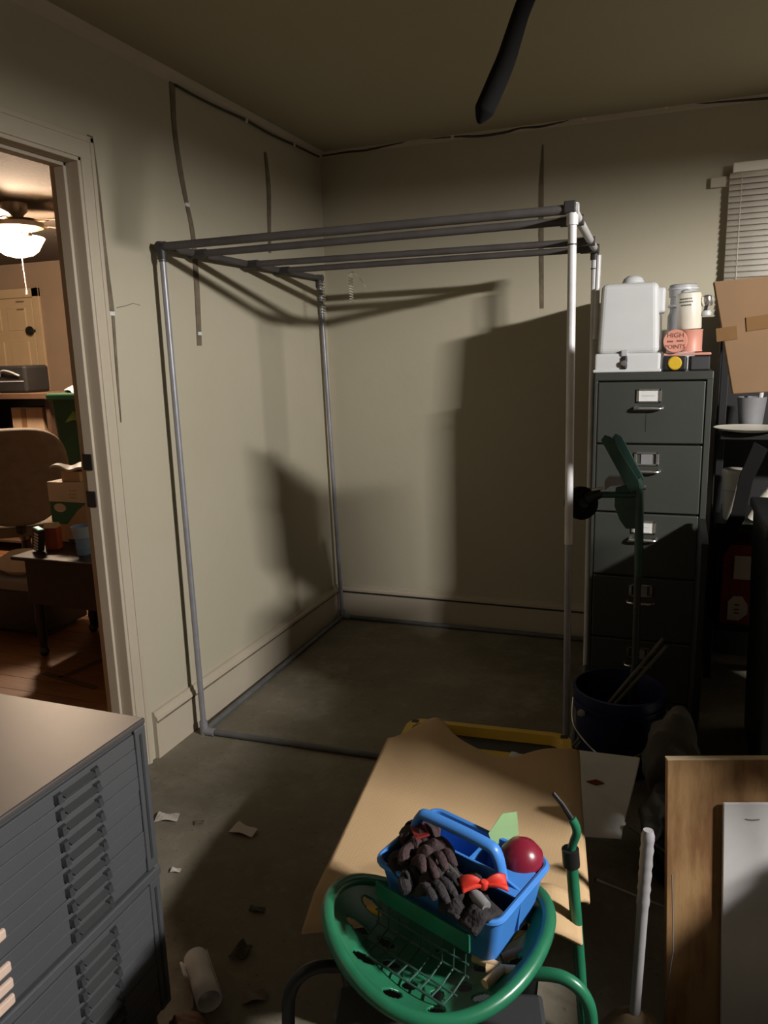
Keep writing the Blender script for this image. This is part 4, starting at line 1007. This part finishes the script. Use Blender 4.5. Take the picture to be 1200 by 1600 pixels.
# tow bar standing up at the right
def gl(p): return Matrix.Rotation(-SYAW, 3, 'Z') @ (Vector(p) - SC)
ty = 1.345
tw = [at(912, 1600, 1, ty), at(905, 1500, 1, ty), at(893, 1345, 1, ty)]
bm = B(); tube(bm, [gl(p) for p in [Vector((1.64, 1.25, .13)), at(915, 1640, 1, ty)] + tw], .0115, 12); obj('tow_bar', bm, m_green, gs, smooth=True)
bm = B(); tube(bm, [gl(at(893, 1352, 1, ty)), gl(at(891, 1326, 1, ty))], .0165, 12); obj('tow_collar', bm, m_black, gs, smooth=True)
bm = B(); tube(bm, catmull([gl(at(*q, 1, ty)) for q in ((891, 1332), (896, 1316), (901, 1302), (899, 1290), (893, 1279))], 6), [.008 + .001 * i / 24 for i in range(25)], 10); obj('tow_hook', bm, m_green, gs, smooth=True)
bm = B(); tube(bm, [gl(at(893, 1279, 1, ty)), gl(at(878, 1256, 1, ty)), gl(at(864, 1239, 1, ty))], [.0055, .0045, .004], 8); obj('tow_tip', bm, m_blackm, gs, smooth=True)
# bits in the seat
rs = random.Random(11)
for i, (px, py, L, lab) in enumerate(((760, 1505, .05, 'tan wooden peg lying in the green seat, upper left one'), (785, 1517, .055, 'tan wooden peg lying in the green seat, lowest one'), (800, 1492, .04, 'orange tan wooden peg lying in the green seat, at the right'), (772, 1527, .045, 'tan wooden peg lying near the seat rim'))):
    p = at(px, py, 2, .466)
    bm = B(); tube(bm, [(-L/2, 0, 0), (L/2, 0, .004)], .0085, 10); o = tag(obj('wooden_peg', bm, m_tan if i != 2 else m_card_board, smooth=True), lab, 'peg'); o.location = p; o.rotation_euler = (0, 0, R(-15 + 25 * i))

# ================================================================ BLUE CADDY AND CONTENTS
CB = Vector((1.487, 1.222, .478)); CYAW = R(-19)
cd = thing('blue_caddy', 'bright blue plastic tool caddy with a carrying handle on the green seat', 'caddy', CB, rot=(R(3), R(2), CYAW))
cx, cy, chh = .128, .092, .105
bm = B()
loft(bm, [rr_(cx*.86, cy*.84, .018, 0), rr_(cx, cy, .022, chh), rr_(cx - .004, cy - .004, .019, chh), rr_(cx*.86 - .004, cy*.84 - .004, .015, .005)], cap0=True, cap1=True); obj('caddy_body', bm, m_blue, cd, smooth=True)
bm = B(); tube(bm, rr_(cx + .002, cy + .002, .022, chh), .0062, 8, closed=True); obj('caddy_rim', bm, m_blue, cd, smooth=True)
hh = chh + .064
bm = B()   # central divider
prism(bm, [(-cx*.93, .02), (cx*.93, .02), (cx*.99, chh), (.080, chh + .016), (-cx*.74, chh + .016), (-cx*.98, chh)], 1, -.003, .003)
obj('centre_divider', bm, m_blue, cd, .002)
bm = B()   # broad carrying handle bridging the divider
tube(bm, catmull([(-cx*.90, 0, chh + .004), (-.094, 0, hh - .010), (-.070, 0, hh), (.046, 0, hh), (.074, 0, hh - .012), (.086, 0, chh + .004)], 8), .0125, 12, flat=.75)
obj('carrying_handle', bm, m_blue, cd, smooth=True)
bm = B(); box(bm, (-.003, 0, .01), (.003, cy*.9, chh - .01)); obj('cross_divider', bm, m_blue, cd)
bm = B(); box(bm, (.075, -.02, chh - .004), (cx, cy*.6, chh + .002)); obj('end_shelf', bm, m_blue, cd, .002)
CM = tmat(CB, (R(3), R(2), CYAW))
def cw(x, y, z): return CM @ Vector((x, y, z))
def glove(name, loc, yaw, m, label, seed):
    root = thing(name, label, 'glove', loc, rot=(R(rs.uniform(-6, 6)), R(rs.uniform(-12, 0)), yaw))
    bm = B(); r_ = random.Random(seed)
    grid(bm, lambda u, v: Vector(((u - .5) * .112, (v - .5) * (.072 + .012 * math.sin(u * 9 + seed)), .014 * math.sin(v * PI) + .007 * math.sin(u * 13 + v * 6 + seed) + .004 * math.sin(v * 21 - u * 8) + .006)), 24, 16)
    obj('palm', bm, m, root, smooth=True, solid=.010)
    for k in range(4):
        y = -.022 + .0145 * k; L = (.055, .066, .062, .050)[k]
        bm = B(); tube(bm, catmull([(.030, y, .014), (.030 + L*.5, y*1.15, .024 + r_.uniform(-.004, .006)), (.030 + L, y*1.35, .008 + r_.uniform(0, .012))], 4), [.0082, .0086, .0078, .0084, .0076, .0082, .0074, .0066, .0045], 8, flat=.55); obj('finger', bm, m, root, smooth=True)
    bm = B(); tube(bm, catmull([(-.012, -.026, .012), (.010, -.046, .016), (.030, -.052, .008)], 4), [.011]*8 + [.007], 8); obj('thumb', bm, m, root, smooth=True)
    bm = B(); grid(bm, lambda u, v: Vector((-.072 + u * .034, (v - .5) * .066, .014 * math.sin(v * PI) + .008 + .004 * math.sin(v*12))), 5, 12); obj('cuff', bm, m_cloth, root, smooth=True, solid=.012)
    return root
m_glover = mat('glove_maroon', (0.040, 0.020, 0.022), .85, var=.4, scale=18, bump=.4, bscale=150)
glove('work_glove', cw(-.030, -.076, .104), CYAW + R(-22), m_cloth, 'black work glove on top of the blue caddy load', 1)
glove('work_glove', cw(-.050, -.036, .122), CYAW + R(-38), m_glover, 'dark maroon and black work glove lying across the blue caddy', 2)
glove('work_glove', cw(.048, -.076, .096), CYAW + R(165), m_cloth, 'black work glove at the near right end of the blue caddy', 4)
lump('cloth_wad', cw(-.085, -.040, .03), .030, .034, .040, m_cloth, 'wad of black cloth in the near left corner of the blue caddy', 9)['category'] = 'cloth'
lump('cloth_wad', cw(.03, -.045, .012), .060, .032, .036, m_cloth, 'wad of black cloth underneath the gloves in the blue caddy', 10)['category'] = 'cloth'
bm = B(); box(bm, (-.03, -.014, 0), (.022, .014, .004)); o = tag(obj('red_patch', bm, m_redbox, bevel=.001), 'red cuff patch on the maroon glove', 'patch'); o.location = cw(-.080, -.020, .142); o.rotation_euler = (R(10), R(-8), CYAW + R(-40))
A, Bq = cw(.000, -.050, .134), cw(.070, -.072, .126)
sd = thing('screwdriver', 'silver screwdriver shaft lying across the gloves', 'screwdriver', A)
bm = B(); tube(bm, [Vector((0, 0, 0)), Bq - A], .0042, 10); obj('shaft', bm, m_steel, sd, smooth=True)
bm = B(); tube(bm, [Bq - A, (Bq - A) * 1.15, (Bq - A) * 1.5], [.008, .011, .010], 12); obj('grip', bm, m_gray, sd, smooth=True)
rbn = thing('red_ribbon', 'red ribbon bow at the near right of the blue caddy', 'ribbon', cw(.082, -.055, .136), rot=(R(15), 0, CYAW + R(42)))
for sx in (-1, 1):
    bm = B()
    grid(bm, lambda u, v: Vector((sx * (.003 + .036 * u), (v - .5) * (.010 + .022 * u), .010 * math.sin(u * PI) * (1 if v > .5 else .4) + .003 * math.sin(v * 9))), 10, 8)
    obj('bow_loop', bm, m_red, rbn, smooth=True, solid=.004)
bm = B(); lathe(bm, [(0, -.008), (.008, -.005), (.009, .003), (.005, .009), (0, .010)], 12); obj('knot', bm, m_red, rbn, smooth=True)
mb = thing('maroon_bulb', 'shiny maroon rubber bulb in the far right of the blue caddy', 'bulb', cw(.066, .052, .030), rot=(R(-8), R(18), 0))
bm = B(); lathe(bm, [(0, 0), (.014, .002), (.024, .015), (.036, .038), (.0425, .062), (.041, .085), (.031, .104), (.016, .114), (0, .117)], 32); obj('bulb_body', bm, m_maroon, mb, smooth=True)
bm = B(); lathe(bm, [(0, -.012), (.008, -.01), (.009, .004), (0, .006)], 14); obj('bulb_neck', bm, m_black, mb, smooth=True)
bm = B(); prism(bm, [(0, 0), (.052, .018), (.058, .058), (.030, .060), (-.004, .030)], 1, -.001, .001)
o = tag(obj('green_card', bm, m_leaf), 'folded pale green paper sticking out behind the maroon bulb', 'paper'); o.location = cw(.020, .078, .092); o.rotation_euler = (R(-20), R(-10), CYAW + R(42))
bm = B(); tube(bm, catmull([cw(-.12, -.012, .10) - CB, cw(-.128, .0, .125) - CB, cw(-.115, .03, .12) - CB, cw(-.09, .04, .09) - CB], 5), .004, 8)
o = tag(obj('looped_cable', bm, m_rubber, smooth=True), 'short black cord looped over the left rim of the blue caddy', 'cord'); o.location = CB
# thin wire basket hanging inside the green seat
wbk = thing('wire_basket', 'dark green wire basket hung in front of the blue caddy', 'basket', cw(-.012, -.108, -.028), rot=(R(3), R(2), CYAW))
bm = B(); box(bm, (-.105, -.003, .066), (.100, .003, .104)); obj('front_plate', bm, m_green, wbk, .0015)
for k in range(9):
    x = -.10 + .024 * k
    bm = B(); tube(bm, [(x, 0, .07), (x, -.004, .018), (x, -.040, .010), (x, -.070, .012)], .0018, 6); obj('wire', bm, m_greend, wbk)
for y, z in ((-.004, .045), (-.004, .018), (-.040, .010), (-.070, .012)):
    bm = B(); tube(bm, [(-.105, y, z), (.10, y, z)], .002, 6); obj('rail', bm, m_greend, wbk)

# ================================================================ FLAT FILE CABINET
FX, FY0, FY1, FZ = .78, .10, 1.24, .75
ff = thing('flat_file', 'blue grey steel flat file cabinet with many shallow drawers', 'flat file', (FX, FY1, 0))
bm = B(); box(bm, (-.76, FY0 - FY1, .40), (-.008, 0, FZ - .012)); obj('upper_carcass', bm, m_flat, ff, .004)
bm = B(); box(bm, (-.765, FY0 - FY1 - .004, FZ - .014), (.0, .004, FZ)); obj('top_plate', bm, m_flattop, ff, .004)
bm = B(); box(bm, (-.765, FY0 - FY1 - .003, .372), (.004, .004, .396)); obj('joint_rail', bm, m_flat, ff, .004)
bm = B(); box(bm, (-.76, FY0 - FY1, .04), (-.008, 0, .374)); obj('lower_carcass', bm, m_flat, ff, .004)
bm = B(); box(bm, (-.74, FY0 - FY1 + .02, 0), (-.03, -.02, .04)); obj('plinth', bm, m_slot, ff)
bm = B(); box(bm, (-.01, -.034, .40), (.001, 0, FZ - .013)); obj('corner_stile', bm, m_flat, ff, .003)
bm = B(); box(bm, (-.01, -.034, .04), (.001, 0, .372)); obj('corner_stile', bm, m_flat, ff, .003)
for z0, z1 in ((.425, .722), (.06, .352)):
    bm = B(); box(bm, (-.002, -.022, z0), (.0024, -.015, z1)); obj('lock_slot', bm, m_slot, ff)
dproto = None; hproto = None; lproto = None
Lw = FY1 - FY0 - .05
for unit, ztop in ((0, FZ - .016), (1, .370)):
    for k in range(10):
        zc = ztop - .0325 * (k + .5) - (.004 if unit == 0 else .002)
        if dproto is None:
            bm = B(); box(bm, (-.009, -Lw - .036, -.0158), (0, -.037, .0158)); dproto = obj('drawer', bm, m_flat, ff, .0012); d_ = dproto
            bm = B()   # pull: two dark end brackets and a hooded lip
            for y0 in (0, -.098):
                hexa(bm, [(.0, y0 - .018, -.008), (.011, y0 - .015, -.010), (.011, y0 - .003, -.010), (.0, y0, -.008), (.0, y0 - .018, .008), (.008, y0 - .014, .007), (.008, y0 - .004, .007), (.0, y0, .008)])
            box(bm, (0, -.112, -.008), (.0008, -.004, .001))
            hproto = obj('pull', bm, m_slot, d_); h_ = hproto
            bm = B(); hexa(bm, [(.0, -.100, .001), (.013, -.100, -.004), (.013, -.016, -.004), (.0, -.016, .001), (.0, -.100, .004), (.014, -.100, -.001), (.014, -.016, -.001), (.0, -.016, .004)])
            lproto = obj('pull_lip', bm, mat('pull_grey', (0.040, 0.042, 0.042), .5), d_); l_ = lproto
        else:
            d_ = dproto.copy(); COL.objects.link(d_); d_.parent = ff
            h_ = hproto.copy(); COL.objects.link(h_); h_.parent = d_
            l_ = lproto.copy(); COL.objects.link(l_); l_.parent = d_
        d_.location = (rs.uniform(-.001, .0012), 0, zc)
        h_.location = (0, -.150, 0); l_.location = (0, -.150, 0)
        h2 = hproto.copy(); COL.objects.link(h2); h2.parent = d_; h2.location = (0, -.85, 0)
        l2 = lproto.copy(); COL.objects.link(l2); l2.parent = d_; l2.location = (0, -.85, 0)
        if unit == 0 and k in (5, 7, 8, 9):
            bm = B(); box(bm, (0, -.520, -.011), (.010, -.408, .009)); obj('label_card', bm, mat('pull_paper', (0.62, 0.46, 0.37), .7), d_, .004, label='pale beige label tab')

# ================================================================ FLOOR LITTER
def scrap(px, py, a, b, yaw, m, label, name='paper_scrap', h=.008):
    p = at(px, py, 2, 0)
    bm = B(); grid(bm, lambda u, v: Vector(((u - .5) * a, (v - .5) * b * (1 - .35 * u), .004 + h * math.sin(u * 3 + v * 2) ** 2)), 6, 5)
    o = tag(obj(name, bm, m, solid=.0015), label, 'scrap'); o.location = (p.x, p.y, .0005); o.rotation_euler = (0, 0, yaw); return o
scrap(262, 1280, .075, .05, R(15), m_paper, 'crumpled pale paper scrap beside the flat file')
scrap(382, 1300, .085, .055, R(-8), m_paper, 'pale paper scrap on the floor in front of the pipe frame')
scrap(312, 1287, .03, .02, R(30), m_seam, 'tiny brown flake between the two paper scraps', 'floor_flake', .003)
scrap(275, 1362, .03, .02, R(10), m_paper, 'tiny pale flake on the floor near the flat file corner', 'floor_flake', .003)
scrap(398, 1560, .055, .04, R(25), mat('dull_paper', (.20, .16, .13), .9), 'dull paper scrap near the cart wheel')
scrap(402, 1423, .045, .02, R(5), m_dark, 'dark flake on the floor left of the tote', 'floor_flake', .004)
scrap(378, 1490, .04, .06, R(-10), mat('olive_leaf', (.06, .055, .03), .9), 'olive brown dry leaf on the floor beside the white roll', 'dry_leaf', .012)
ra, rb_ = at(306, 1488, 2, .055), at(325, 1556, 2, .035)
rc_ = (ra + rb_) / 2; rdv = ra - rb_; rl_len = min(.17, math.hypot(rdv.x, rdv.y))
rl = thing('white_roll', 'white paper tube lying on the floor near the flat file', 'roll', (rc_.x, rc_.y, .031), math.atan2(rdv.y, rdv.x) - PI / 2)
bm = B()
V = []
def rollf(u, v):
    a = u * 2.12 * PI; r_ = .027 + .0035 * u
    return Vector((r_ * math.cos(a), -.075 + .15 * v, r_ * math.sin(a)))
grid(bm, rollf, 40, 3); obj('tube', bm, m_board, rl, smooth=True, solid=.0015)
bm = B(); grid(bm, lambda u, v: Vector((-.030 - .012 * u, .0 + .055 * v, .005 + .014 * math.sin(u * 2))), 4, 4); obj('loose_edge', bm, m_board, rl, smooth=True, solid=.0012)
lump('brown_wad', (rb_.x - .005, rb_.y - .075, 0), .045, .035, .022, mat('brown_paper', (.12, .06, .035), .9), 'crumpled brown paper beside the white roll', 21)['category'] = 'paper'

# ================================================================ BLACK CORD HANGING FROM THE CEILING
yh = 1.9
hp = [at(748, 193, 1, yh), at(757, 172, 1, yh), at(772, 138, 1, yh), at(790, 95, 1, yh), at(803, 55, 1, yh), at(815, 18, 1, yh), at(830, -20, 1, yh)]
hp.append(Vector((hp[-1].x + .10, yh + .0, 2.50))); hp.append(Vector((hp[-1].x + .02, yh, H)))
hc = thing('hanging_cable', 'thick black cable hanging down from the ceiling', 'cable', hp[-1])
P_ = catmull(hp, 8); n_ = len(P_)
rad = []
for i in range(n_):
    t = i / (n_ - 1); rad.append(.004 + .020 * min(1, t / .12) - .004 * min(1, max(0, (t - .3) / .3)))
bm = B(); tube(bm, [p - hc.location for p in P_], rad, 12); obj('cable_sleeve', bm, m_rubber, hc, smooth=True)
bm = B(); lathe(bm, [(0, 0), (.04, 0), (.036, -.02), (0, -.024)], 20); obj('ceiling_plate', bm, m_black, hc, smooth=True)
